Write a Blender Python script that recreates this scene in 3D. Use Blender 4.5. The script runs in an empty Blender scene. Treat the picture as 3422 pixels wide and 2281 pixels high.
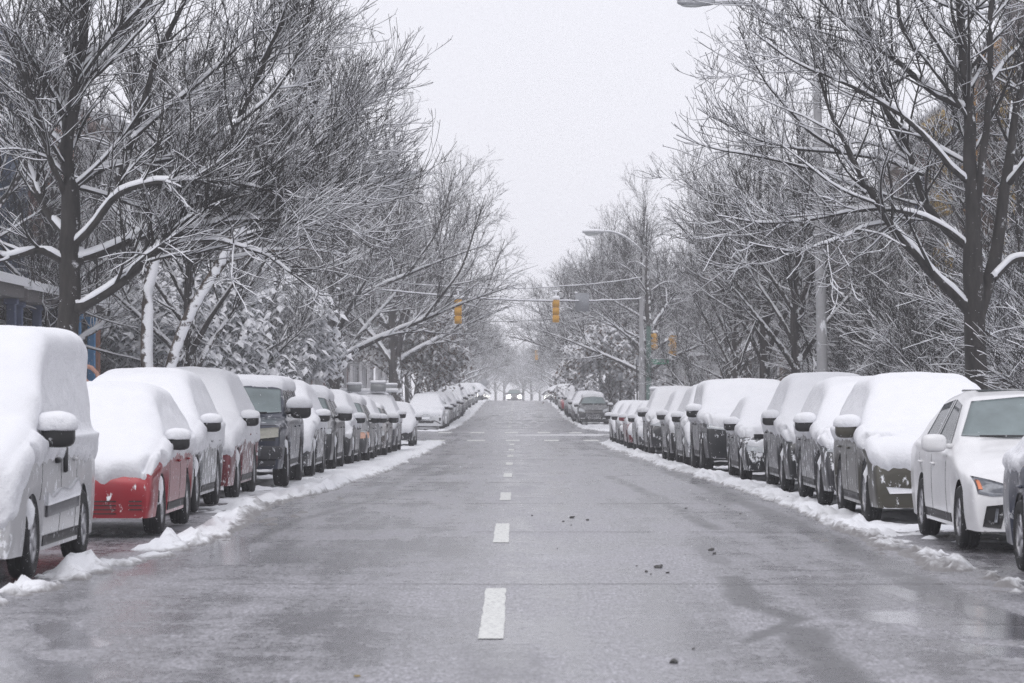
import bpy, math, random
import numpy as np
from mathutils import Vector, Matrix
from mathutils.bvhtree import BVHTree
R = math.radians
scene = bpy.context.scene
col = scene.collection
rng = np.random.default_rng(7)
random.seed(7)
CAMH = 1.6
# ------------------------------------------------------------------ terrain profile (height of the street along its length)
PD = [-200, 0, 50, 56, 68, 80, 92, 104, 116, 142, 155, 180, 204, 228, 262, 285, 300, 330, 400, 700, 1200]
PZ = [0, 0, 0, -.005, -.087, -.166, -.244, -.29, -.32, -.33, -.27, -.08, .10, .315, .60, .715, .73, .62, .0, -3.2, -8]
_xs = np.arange(-200, 1200, 1.0)
_zs = np.interp(_xs, PD, PZ)
_k = np.exp(-np.linspace(-2, 2, 17)**2); _k /= _k.sum()
_zs = np.convolve(np.pad(_zs, 8, mode='edge'), _k, mode='valid')
def gz(y):
    return np.interp(y, _xs, _zs)
# ------------------------------------------------------------------ numpy value noise
def _hash(ix, iy, iz):
    h = (ix.astype(np.int64) * 374761393 + iy.astype(np.int64) * 668265263 + iz.astype(np.int64) * 2147483647 // 7) & 0xffffffff
    h = ((h ^ (h >> 13)) * 1274126177) & 0xffffffff
    h = ((h ^ (h >> 16)) * 2246822519) & 0xffffffff
    return ((h ^ (h >> 15)) & 0xffff) / 65535.0
def vn(p):
    i = np.floor(p); f = p - i; f = f * f * (3 - 2 * f)
    x, y, z = i[..., 0], i[..., 1], i[..., 2]
    out = 0
    for a in (0, 1):
        for b in (0, 1):
            for c in (0, 1):
                w = (f[..., 0] if a else 1 - f[..., 0]) * (f[..., 1] if b else 1 - f[..., 1]) * (f[..., 2] if c else 1 - f[..., 2])
                out = out + w * _hash(x + a, y + b, z + c)
    return out
def fbm(p, octv=4, gain=.5):
    p = np.asarray(p, float); s = 0; a = 1; t = 0
    for o in range(octv):
        s = s + a * vn(p * (2.03 ** o) + 17.3 * o); t += a; a *= gain
    return s / t * 2 - 1
def P3(x, y, z=0.0):
    x, y, z = np.broadcast_arrays(x, y, z)
    return np.stack([x, y, z], -1).astype(float)
# ------------------------------------------------------------------ materials
MATS = {}
def nt(name):
    m = bpy.data.materials.new(name); m.use_nodes = True
    t = m.node_tree; b = t.nodes['Principled BSDF']
    return m, t, b
def node(t, kind, **kw):
    n = t.nodes.new(kind)
    for k, v in kw.items():
        if k in n.inputs: n.inputs[k].default_value = v
        else: setattr(n, k, v)
    return n
def noise_node(t, scale, detail=4, rough=.55, vec=None, stretch=None, coord='Object'):
    tc = node(t, 'ShaderNodeTexCoord')
    src = tc.outputs[coord]
    if stretch:
        mp = node(t, 'ShaderNodeMapping'); mp.inputs['Scale'].default_value = stretch
        t.links.new(src, mp.inputs['Vector']); src = mp.outputs[0]
    n = node(t, 'ShaderNodeTexNoise'); n.inputs['Scale'].default_value = scale
    n.inputs['Detail'].default_value = detail; n.inputs['Roughness'].default_value = rough
    t.links.new(src, n.inputs['Vector'])
    return n.outputs['Fac']
def ramp(t, fac, a, b, ca=(0, 0, 0, 1), cb=(1, 1, 1, 1)):
    r = node(t, 'ShaderNodeValToRGB'); e = r.color_ramp.elements
    e[0].position = a; e[1].position = b; e[0].color = ca; e[1].color = cb
    t.links.new(fac, r.inputs[0]); return r.outputs[0]
def mixc(t, fac, a, b, mode='MIX'):
    m = node(t, 'ShaderNodeMix', data_type='RGBA', blend_type=mode)
    for s, v in ((m.inputs[0], fac), (m.inputs[6], a), (m.inputs[7], b)):
        if isinstance(v, (int, float)): s.default_value = v
        elif isinstance(v, tuple): s.default_value = v if len(v) == 4 else v + (1,)
        else: t.links.new(v, s)
    return m.outputs[2]
def math_(t, op, a, b=None):
    m = node(t, 'ShaderNodeMath', operation=op)
    for s, v in ((m.inputs[0], a), (m.inputs[1], b)):
        if v is None: continue
        if isinstance(v, (int, float)): s.default_value = v
        else: t.links.new(v, s)
    return m.outputs[0]
def bump(t, b, h, strength=.3, dist=.01):
    n = node(t, 'ShaderNodeBump'); n.inputs['Strength'].default_value = strength; n.inputs['Distance'].default_value = dist
    t.links.new(h, n.inputs['Height']); t.links.new(n.outputs[0], b.inputs['Normal'])
SNOWC = (.86, .87, .90)
def m_plain(name, c, rough=.5, metal=0, var=.25, scale=12, snow=0.0, snowscale=14, stretch=None, bmp=0):
    """Surface colour with slight natural variation; `snow` = share of the surface with snow stuck to it."""
    if name in MATS: return MATS[name]
    m, t, b = nt(name)
    n = noise_node(t, scale)
    cc = mixc(t, n, tuple(x * (1 - var) for x in c), tuple(min(1, x * (1 + var)) for x in c))
    b.inputs['Roughness'].default_value = rough; b.inputs['Metallic'].default_value = metal
    if snow > 0:
        f = ramp(t, noise_node(t, snowscale, 7, .68, stretch=stretch), .5 + .28 * (.5 - snow), .56 + .28 * (.5 - snow))
        cc = mixc(t, f, cc, SNOWC)
        r = mixc(t, f, (rough,) * 3, (.95,) * 3); t.links.new(r, b.inputs['Roughness'])
        if metal: mm = mixc(t, f, (metal,) * 3, (0.,) * 3); t.links.new(mm, b.inputs['Metallic'])
        bump(t, b, f, .5, .006)
    elif bmp: bump(t, b, n, bmp, .01)
    t.links.new(cc, b.inputs['Base Color'])
    MATS[name] = m; return m
def m_snow():
    m, t, b = nt('snow')
    n = noise_node(t, 30, 6, .6); n2 = noise_node(t, 6, 4, .5)
    t.links.new(mixc(t, n2, (.80, .81, .845), (.87, .875, .90)), b.inputs['Base Color'])
    b.inputs['Roughness'].default_value = .9
    b.inputs['Specular IOR Level'].default_value = .25
    g = node(t, 'ShaderNodeNewGeometry'); sx = node(t, 'ShaderNodeSeparateXYZ'); t.links.new(g.outputs['Normal'], sx.inputs[0])
    side = ramp(t, sx.outputs[2], .25, .75, (1, 1, 1, 1), (.06, .06, .06, 1)); n3 = noise_node(t, 16, 6, .7)
    h = math_(t, 'ADD', math_(t, 'MULTIPLY', math_(t, 'MULTIPLY', n3, side), 2.6), math_(t, 'MULTIPLY', n, .35))
    bump(t, b, h, .55, .022)
    MATS['snow'] = m; return m
def m_groundsnow():
    m, t, b = nt('street_snow')
    at = node(t, 'ShaderNodeAttribute', attribute_name='dirt')
    n = noise_node(t, 9, 8, .65); n2 = noise_node(t, 1.2, 4, .5)
    f = math_(t, 'ADD', at.outputs['Fac'], math_(t, 'MULTIPLY', math_(t, 'SUBTRACT', n, .5), .9))
    c = mixc(t, ramp(t, f, .35, .75), (.85, .86, .89), (.20, .19, .19))
    t.links.new(c, b.inputs['Base Color'])
    t.links.new(ramp(t, f, .35, .8, (.9,) * 3 + (1,), (.45,) * 3 + (1,)), b.inputs['Roughness'])
    bump(t, b, n, .6, .03)
    return m
def m_bark(name, c, plaster):
    """Bark with wind-blown snow stuck to the weather side."""
    m, t, b = nt(name)
    n = noise_node(t, 9, 6, .65, stretch=(1, 1, .25)); n2 = noise_node(t, 5, 7, .7)
    cc = mixc(t, ramp(t, n, .3, .7), tuple(x * .5 for x in c), tuple(x * 2.6 for x in c))
    g = node(t, 'ShaderNodeNewGeometry')
    d = node(t, 'ShaderNodeVectorMath', operation='DOT_PRODUCT'); d.inputs[1].default_value = (.55, -.62, .35)
    t.links.new(g.outputs['Normal'], d.inputs[0])
    f = math_(t, 'ADD', math_(t, 'MULTIPLY', d.outputs['Value'], .35), n2)
    f = ramp(t, f, 1.02 - plaster * .6, 1.10 - plaster * .6)
    cc = mixc(t, f, cc, SNOWC)
    t.links.new(cc, b.inputs['Base Color']); b.inputs['Roughness'].default_value = .9
    bump(t, b, mixc(t, .5, n, f), .7, .02)
    return m
def m_paint(name, c, snow=.25, metal=.3):
    if name in MATS: return MATS[name]
    m, t, b = nt(name)
    b.inputs['Roughness'].default_value = .3; b.inputs['Metallic'].default_value = metal
    b.inputs['Coat Weight'].default_value = .5; b.inputs['Coat Roughness'].default_value = .15
    d1 = noise_node(t, 3, 5, .6)                     # road-salt film
    cc = mixc(t, ramp(t, d1, .35, .75), c, tuple(x * .85 + .02 for x in c))
    f = ramp(t, noise_node(t, 6, 9, .74, stretch=(1.3, 1.3, .8)), .63 - snow * .30, .67 - snow * .30)
    cc = mixc(t, f, cc, SNOWC); t.links.new(cc, b.inputs['Base Color'])
    t.links.new(mixc(t, f, (.3,) * 3, (.95,) * 3), b.inputs['Roughness'])
    t.links.new(mixc(t, f, (metal,) * 3, (0.,) * 3), b.inputs['Metallic'])
    t.links.new(mixc(t, f, (.5,) * 3, (0.,) * 3), b.inputs['Coat Weight'])
    bump(t, b, f, .6, .008)
    MATS[name] = m; return m
def m_glass(name='car_glass', c=(.19, .235, .24)):
    if name in MATS: return MATS[name]
    m, t, b = nt(name)
    n = noise_node(t, 3, 5, .6)
    t.links.new(mixc(t, n, tuple(x * .5 for x in c), tuple(x * 1.4 for x in c)), b.inputs['Base Color'])
    b.inputs['Roughness'].default_value = .12
    MATS[name] = m; return m
SNOW = m_snow(); GSNOW = m_groundsnow()
RUBBER = m_plain('tyre_rubber', (.009, .009, .010), .8, 0, .4, 30, .06, 22)
BLACK = m_plain('black_plastic', (.012, .012, .013), .5, 0, .4, 20, .12, 12)
CHROME = m_plain('alloy', (.45, .45, .47), .35, .8, .2, 20, .14, 16)
DARKUNDER = m_plain('underbody', (.006, .006, .006), .9)
LAMPG = m_plain('headlamp_glass', (.42, .44, .46), .15, .2, .4, 18, .10, 14)
LAMPIV = m_plain('headlamp_frosted', (.50, .49, .42), .35, 0, .25, 22, .12, 30)
AMBER = m_plain('amber_lens', (.75, .25, .12), .3, 0, .3, 30)
GLASS = m_glass(); GLASSD = m_glass('dark_glass', (.03, .04, .045))
# ------------------------------------------------------------------ mesh building
def mk(name, V, F, mats, parent=None, smooth=True, idx=None, loc=None, link=True):
    """V (n,3); F a list of arrays of equal-sized faces."""
    V = np.asarray(V, np.float32).reshape(-1, 3)
    if not isinstance(F, list): F = [F]
    F = [np.asarray(f, np.int32) for f in F if len(f)]
    me = bpy.data.meshes.new(name)
    me.vertices.add(len(V)); me.vertices.foreach_set('co', V.ravel())
    loops = np.concatenate([f.ravel() for f in F]); tot = np.concatenate([np.full(len(f), f.shape[1]) for f in F])
    st = np.concatenate([[0], np.cumsum(tot)[:-1]]).astype(np.int32)
    me.loops.add(len(loops)); me.loops.foreach_set('vertex_index', loops)
    me.polygons.add(len(tot)); me.polygons.foreach_set('loop_start', st)
    if not isinstance(mats, (list, tuple)): mats = [mats]
    for m in mats: me.materials.append(m)
    if idx is not None: me.polygons.foreach_set('material_index', np.asarray(idx, np.int32))
    me.polygons.foreach_set('use_smooth', np.full(len(tot), bool(smooth)))
    me.update(calc_edges=True)
    o = bpy.data.objects.new(name, me)
    if link: col.objects.link(o)
    if parent is not None: o.parent = parent
    if loc is not None: o.location = loc
    return o
def tag(o, label=None, cat=None, group=None, kind=None):
    if label: o['label'] = label
    if cat: o['category'] = cat
    if group: o['group'] = group
    if kind: o['kind'] = kind
    return o
def empty(name, loc, rz=0, label=None, cat=None, group=None, s=1):
    o = bpy.data.objects.new(name, None); col.objects.link(o); o.location = loc; o.rotation_euler = (0, 0, rz)
    o.empty_display_size = .3; o.scale = (s, s, s)
    return tag(o, label, cat, group)
def kids(o): return [c for c in bpy.data.objects if c.parent == o]
def copy_tree(o, kidmap, parent=None):
    c = o.copy(); col.objects.link(c); c.parent = parent
    for ch in kidmap.get(o.name, ()): copy_tree(ch, kidmap, c)
    return c
def kidmap_of(o):
    km = {}
    def rec(p):
        ks = kids(p); km[p.name] = ks
        for k in ks: rec(k)
    rec(o); return km
class MB:
    """collects simple solids into one mesh"""
    def __init__(s): s.v = []; s.f4 = []; s.f3 = []; s.n = 0
    def add(s, V, F):
        V = np.asarray(V, float).reshape(-1, 3); F = np.asarray(F) + s.n
        s.v.append(V); (s.f4 if F.shape[1] == 4 else s.f3).append(F); s.n += len(V); return s
    def box(s, c, d, bev=0, rot=None):
        x, y, z = (q / 2 for q in d)
        if bev <= 0:
            V = np.array([(a * x, b * y, e * z) for a in (-1, 1) for b in (-1, 1) for e in (-1, 1)])
            F = [(0, 1, 3, 2), (4, 6, 7, 5), (0, 4, 5, 1), (2, 3, 7, 6), (0, 2, 6, 4), (1, 5, 7, 3)]
            if rot is not None: V = V @ np.array(rot).T
            s.add(V + c, F); return s
        bv = min(bev, x * .9, y * .9, z * .9)
        rings = []
        for zz, k in ((-z, bv), (-z + bv, 0), (z - bv, 0), (z, bv)):
            a, b = x - k, y - k
            rings.append([(a, b - bv, zz), (a - bv, b, zz), (-a + bv, b, zz), (-a, b - bv, zz), (-a, -b + bv, zz), (-a + bv, -b, zz), (a - bv, -b, zz), (a, -b + bv, zz)])
        V = np.array(rings).reshape(-1, 3); F = []
        for r in range(3):
            for k in range(8):
                F.append((r * 8 + k, r * 8 + (k + 1) % 8, r * 8 + 8 + (k + 1) % 8, r * 8 + 8 + k))
        for base, fl in ((0, 1), (24, 0)):
            q = [(0, 1, 2, 3), (0, 3, 4, 7), (4, 5, 6, 7)]
            for f in q: F.append(tuple(base + i for i in (f[::-1] if fl else f)))
        if rot is not None: V = V @ np.array(rot).T
        s.add(V + np.array(c), F); return s
    def tube(s, pts, rad, sides=8, cap=True):
        P = np.asarray(pts, float); K = len(P); rad = np.broadcast_to(np.asarray(rad, float), (K,))
        V, F = tubes(P[None], rad[None], sides); n0 = s.n; s.add(V, F)
        if cap:
            for e in (0, K - 1):
                V2 = np.vstack([P[e], V[e * sides:(e + 1) * sides]])
                s.add(V2, [(0, 1 + i, 1 + (i + 1) % sides) for i in range(sides)])
        return s
    def ell(s, c, d, e=1.0, nu=12, nv=8, zmin=-1):
        """super-ellipsoid, e<1 boxier"""
        u = np.linspace(0, 2 * np.pi, nu, endpoint=False); v = np.linspace(-np.pi / 2, np.pi / 2, nv)
        sp = lambda q: np.sign(q) * np.abs(q) ** e
        U, W = np.meshgrid(u, v)
        V = np.stack([sp(np.cos(W)) * sp(np.cos(U)) * d[0], sp(np.cos(W)) * sp(np.sin(U)) * d[1], np.maximum(sp(np.sin(W)), zmin) * d[2]], -1).reshape(-1, 3)
        F = [(j * nu + i, j * nu + (i + 1) % nu, (j + 1) * nu + (i + 1) % nu, (j + 1) * nu + i) for j in range(nv - 1) for i in range(nu)]
        s.add(V + np.array(c), F); return s
    def lathe(s, prof, axis_c, axis='y', n=24):
        pr = np.asarray(prof, float); a = np.linspace(0, 2 * np.pi, n, endpoint=False); K = len(pr)
        r = pr[:, 0][:, None]; h = np.broadcast_to(pr[:, 1][:, None], (K, n))
        if axis == 'y': V = np.stack([r * np.cos(a), h, r * np.sin(a)], -1)
        elif axis == 'z': V = np.stack([r * np.cos(a), r * np.sin(a), h], -1)
        else: V = np.stack([h, r * np.cos(a), r * np.sin(a)], -1)
        F = [(j * n + i, j * n + (i + 1) % n, (j + 1) * n + (i + 1) % n, (j + 1) * n + i) for j in range(K - 1) for i in range(n)]
        s.add(V.reshape(-1, 3) + np.array(axis_c), F); return s
    def build(s, name, mat, parent=None, smooth=False, loc=None):
        F = []
        if s.f4: F.append(np.concatenate(s.f4))
        if s.f3: F.append(np.concatenate(s.f3))
        return mk(name, np.concatenate(s.v), F, mat, parent, smooth, loc=loc)
def frames(P):
    T = np.gradient(P, axis=1); T /= np.linalg.norm(T, axis=-1, keepdims=True) + 1e-9
    up = np.zeros_like(T); up[..., 2] = 1
    S = np.cross(T, up); L = np.linalg.norm(S, axis=-1, keepdims=True)
    alt = np.zeros_like(T); alt[..., 0] = 1; alt[..., 1] = .3
    S = np.where(L > .12, S / (L + 1e-9), np.cross(T, np.cross(alt, T)))
    S /= np.linalg.norm(S, axis=-1, keepdims=True) + 1e-9
    N = np.cross(S, T)
    return T, S, N, L[..., 0]
def ringfaces(N, K, n, closed=True):
    m = n if closed else n - 1
    a = np.arange(N)[:, None, None] * (K * n); k = np.arange(K - 1)[None, :, None] * n; i = np.arange(m)[None, None, :]
    j = (i + 1) % n
    b = a + k
    return np.stack([b + i, b + j, b + n + j, b + n + i], -1).reshape(-1, 4)
def tubes(P, Rr, sides, ph=0.0):
    N, K = P.shape[:2]; T, S, U, L = frames(P)
    a = np.arange(sides) / sides * 2 * np.pi + ph
    V = P[:, :, None] + Rr[:, :, None, None] * (np.cos(a)[None, None, :, None] * S[:, :, None] + np.sin(a)[None, None, :, None] * U[:, :, None])
    return V.reshape(-1, 3), ringfaces(N, K, sides)
def snowtubes(P, Rr, sec, amount=1.0, skip=.2, base=.011):
    """snow lying along the top of branches"""
    N, K = P.shape[:2]; T, S, U, L = frames(P)
    n = vn(P * np.array([2.1, 2.1, 2.1])) * .7 + vn(P * 7.3) * .3
    cov = np.clip((L - .42) / .35, 0, 1) * np.clip((n - skip) / .18, 0, 1)
    h = (np.minimum(Rr * 1.0, .05) + base) * (.55 + .9 * n) * cov * amount
    w = (Rr * 1.02 + .0035) * np.sqrt(cov) 
    off = np.where(cov > .02, Rr * .34, -Rr * .3)
    Z = np.zeros_like(P); Z[..., 2] = 1
    Up = U * .6 + Z * .4
    V = P[:, :, None] + (sec[:, 0][None, None, :, None] * w[..., None, None]) * S[:, :, None] + \
        ((off[..., None] + sec[:, 1][None, None, :] * (h + Rr * .62)[..., None])[..., None]) * Up[:, :, None]
    return V.reshape(-1, 3), ringfaces(N, K, len(sec))
SEC3 = np.array([(-1, 0), (0, 1), (1, 0)]); SEC4 = np.array([(-1, 0), (-.6, .85), (.6, .85), (1, 0)])
SEC6 = np.array([(-1., 0), (-.95, .45), (-.5, .92), (.5, .92), (.95, .45), (1., 0)])
ordn = ['first', 'second', 'third', 'fourth', 'fifth', 'sixth', 'seventh', 'eighth', 'ninth', 'tenth', 'eleventh', 'twelfth', 'thirteenth', 'fourteenth', 'fifteenth', 'sixteenth', 'seventeenth', 'eighteenth', 'nineteenth', 'twentieth']
ordn += ['twenty-' + o for o in ordn[:9]] + ['thirtieth'] + ['thirty-' + o for o in ordn[:9]]
# ------------------------------------------------------------------ trees
def grow(P, Rad, count, lmin, lmax, ang, K, rr, up=.1, wob=.22, t0=.12, bias=None, droop=0., g=None):
    """count child branches spread along the parent paths (N,K,3)"""
    g = g or rng
    seg = np.linalg.norm(np.diff(P, axis=1), axis=-1); L = seg.sum(1)
    pi = g.choice(len(P), size=count, p=L / L.sum())
    t = t0 + (1 - t0) * g.random(count) ** .8
    Kp = P.shape[1]; f = t * (Kp - 1); i = np.minimum(f.astype(int), Kp - 2); fr = (f - i)[:, None]
    A = P[pi, i]; B = P[pi, i + 1]; O = A * (1 - fr) + B * fr
    T = B - A; T /= np.linalg.norm(T, axis=1, keepdims=True) + 1e-9
    r0 = (Rad[pi, i] * (1 - fr[:, 0]) + Rad[pi, i + 1] * fr[:, 0])
    q = g.normal(size=(count, 3)); q[:, 2] = q[:, 2] * .8 + .25; q -= (q * T).sum(1, keepdims=True) * T
    q /= np.linalg.norm(q, axis=1, keepdims=True) + 1e-9
    a = R(ang) * (.6 + .8 * g.random(count))[:, None]
    D = T * np.cos(a) + q * np.sin(a)
    if bias is not None: D += np.asarray(bias) * g.random((count, 1))
    D /= np.linalg.norm(D, axis=1, keepdims=True)
    ln = (lmin + (lmax - lmin) * g.random(count) ** 1.4) * (1.15 - .78 * t) * np.clip(L[pi] / np.median(L), .55, 1.5); ln = np.minimum(ln, lmax * .85)
    out = np.zeros((count, K, 3)); out[:, 0] = O
    d = D.copy(); st = ln / (K - 1)
    cv = g.normal(size=(count, 3)) * wob * .26
    for k in range(1, K):
        d = d + cv * (8 / (K + 2)) + g.normal(size=(count, 3)) * wob * .20; d[:, 2] += up - droop * k / K
        d /= np.linalg.norm(d, axis=1, keepdims=True)
        out[:, k] = out[:, k - 1] + d * st[:, None]
    rc = np.clip(r0 * rr, .003, None)
    rad = rc[:, None] * np.linspace(1, .35, K)[None]
    rad = np.maximum(rad, .0020)
    return out, rad
def resample(pts, K, rad):
    p = np.asarray(pts, float); s = np.concatenate([[0], np.cumsum(np.linalg.norm(np.diff(p, axis=0), axis=1))])
    u = np.linspace(0, s[-1], K)
    # smooth with a second pass for gentle bends
    q = np.stack([np.interp(u, s, p[:, i]) for i in range(3)], 1)
    for _ in range(2): q[1:-1] = q[1:-1] * .5 + (q[:-2] + q[2:]) * .25
    r = np.interp(u, np.linspace(0, s[-1], len(rad)), rad)
    w = (fbm(q * 1.7, 2)[:, None]) * .04
    q[1:] += w[1:]
    return q, r
class Tree:
    def __init__(s): s.tr = []; s.cr = []; s.sn = []
    @staticmethod
    def cat(lst):
        V = []; F = []; n = 0
        for v, f in lst: V.append(v); F.append(f + n); n += len(v)
        return np.concatenate(V), np.concatenate(F)
def tree_from(trunks, limbs, n2, n3, n4, l2=(1., 2.6), l3=(.4, 1.2), l4=(.15, .45), up=(.07, .075, .07), snow=1.0, seed=1, ang=(42, 36, 36), bias=None, tw=1.0, droop=0):
    """trunks/limbs: lists of (points, radii). Returns mesh data for trunk, crown and snow + L4 tips."""
    g = np.random.default_rng(seed); T = Tree()
    KT, KL = 26, 20
    tp = [resample(p, KT, r) for p, r in trunks]; lp = [resample(p, KL, r) for p, r in limbs]
    TP = np.array([a for a, b in tp]); TR = np.array([b for a, b in tp])
    LP = np.array([a for a, b in lp]); LR = np.array([b for a, b in lp])
    nb = 1 + .07 * (vn(TP * 9) - .5)[..., None][..., 0]
    T.tr.append(tubes(TP, TR * nb, 14)); T.tr.append(tubes(LP, LR * (1 + .1 * (vn(LP * 9) - .5)), 9))
    T.sn.append(snowtubes(LP, LR, SEC6, snow * .85, .22, .018)); 
    T.sn.append(snowtubes(TP, TR, SEC6, snow * .8, .2, .02))
    for q, (pl, rl) in enumerate(zip(LP, LR)):
        if rl[0] < .03: continue
        a = pl[1] * .45 + pl[0] * .55; s_ = rl[0] * .85; u = MB().ell((0, 0, 0), (s_, s_, s_ * 1.5), 1, 10, 7); V = u.v[0]; V = V * (1 + .5 * fbm(V / s_ + q, 2)[:, None]) + a + [0, -.02, rl[0] * .9]; T.sn.append((V, u.f4[0]))
    # split trunk copies so the thin upper trunk carries branches too
    top = TP[:, KT // 3:]; topR = TR[:, KT // 3:]
    idx = np.linspace(0, top.shape[1] - 1, KL).round().astype(int)
    BP = np.concatenate([LP, top[:, idx]]); BR = np.concatenate([LR, topR[:, idx]])
    P2, R2 = grow(BP, BR, n2, l2[0], l2[1], ang[0], 9, .42, up[0], .3, .16, bias, droop, g); R2 = np.minimum(R2, .030)
    P3_, R3 = grow(np.concatenate([P2, BP[:, np.linspace(8, KL - 1, 9).astype(int)]]), np.concatenate([R2, BR[:, np.linspace(8, KL - 1, 9).astype(int)]]), n3, l3[0], l3[1], ang[1], 8, .5, up[1], .3, .12, bias, droop, g)
    R3 = np.minimum(R3, .009)
    P4, R4 = grow(P3_, R3, n4, l4[0], l4[1], ang[2], 5, .6, up[2], .22, .1, None, droop, g); R4 = np.minimum(R4, .0036)
    R3 = np.maximum(R3, .0036 * tw); R4 = np.maximum(R4, .0026 * tw)
    T.cr.append(tubes(P2, R2, 6)); T.cr.append(tubes(P3_, R3, 4)); T.cr.append(tubes(P4, R4, 3, .5))
    T.sn.append(snowtubes(P2, R2, SEC6, snow, .24, .012)); T.sn.append(snowtubes(P3_, R3, SEC4, snow * .8, .36, .0065))
    m4 = P4[::2]; T.sn.append(snowtubes(m4, R4[::2], SEC3, snow * .8, .48, .0045))
    T.tips = P4[:, -1]; T.mids = P3_[:, 4]
    return T
BARK = m_bark('bark_dark', (.018, .016, .015), .26); BARK2 = m_bark('bark_grey', (.026, .023, .022), .42); BARKW = m_bark('bark_snow_plastered', (.05, .04, .034), .74)
TWIG = m_plain('twig_bark', (.018, .016, .015), .85, 0, .35, 3)
def put_tree(T, name, loc, label, cat, group=None, bark=BARK, rz=0, s=1.0, leaves=None):
    e = empty(name, loc, rz, label, cat, group, s)
    mk('trunk', *Tree.cat(T.tr), bark, e); mk('crown', *Tree.cat(T.cr), TWIG, e, smooth=False)
    mk('snow_cover', *Tree.cat(T.sn), SNOW, e, smooth=True)
    if leaves: leaves(T, e)
    return e
def gen_tree(seed, H=10.5, fork=2.3, spread=5.0, n2=170, n3=2100, n4=6000, nl=9, lean=0, r0=.19, snow=1.0, vert=.55, tw=1.3, droop=0):
    g = np.random.default_rng(seed)
    tp = [(0, 0, -.2), (lean * .1, 0, fork * .5), (lean * .25 + .05, .05, fork), (lean * .5, .1, H * .45), (lean * .7 + .2, -.1, H * .7), (lean + .1, .1, H * .97)]
    trunks = [(tp, [r0 * 1.25, r0, r0 * .95, r0 * .6, r0 * .35, .02])]
    limbs = []
    for k in range(nl):
        a = k * 2.4 + g.random() * .6; f = k / nl
        z0 = fork + (H * .5 - fork) * f * 1.0; rch = spread * (1 - .45 * f) * (.8 + .35 * g.random())
        z1 = z0 + (H - z0) * (vert * (.55 + .45 * f)) * (.8 + .4 * g.random())
        x0 = lean * z0 / H
        c, s_ = math.cos(a), math.sin(a)
        pts = [(x0, 0, z0), (x0 + c * rch * .22, s_ * rch * .22, z0 + (z1 - z0) * .28), (x0 + c * rch * .5, s_ * rch * .5, z0 + (z1 - z0) * .55), (x0 + c * rch * .8, s_ * rch * .8, z0 + (z1 - z0) * .85), (x0 + c * rch * 1.05, s_ * rch * 1.05, z1 + .1)]
        rb = r0 * (.55 - .2 * f)
        limbs.append((pts, [rb, rb * .75, rb * .5, rb * .3, .015]))
        # a fork of the limb
        b = a + (.7 if g.random() > .5 else -.7)
        m = pts[2]
        limbs.append(([m, (m[0] + math.cos(b) * rch * .25, m[1] + math.sin(b) * rch * .25, m[2] + (H - m[2]) * .22), (m[0] + math.cos(b) * rch * .4, m[1] + math.sin(b) * rch * .4, m[2] + (H - m[2]) * .55)], [rb * .42, rb * .3, .012]))
    return tree_from(trunks, limbs, n2, n3, n4, (H * .1, H * .27), (.6, 1.8), (.18, .55), (.07, .05, .03), snow, seed, tw=tw, droop=droop)
def px(x, y, d, scale=6750.):          # a point measured on the photograph at a known distance down the street
    return ((x - 1186) / scale * d, (900 - y) / scale * d + CAMH)
def measured(base, lst, d, drift):
    out = []
    for k, (pts, rad) in enumerate(lst):
        n = len(pts); q = []
        for i, (x, y) in enumerate(pts):
            X, Z = px(x, y, d); q.append((X - base[0], drift[k] * (i / (n - 1)), Z - base[2]))
        out.append((q, rad))
    return out
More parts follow.
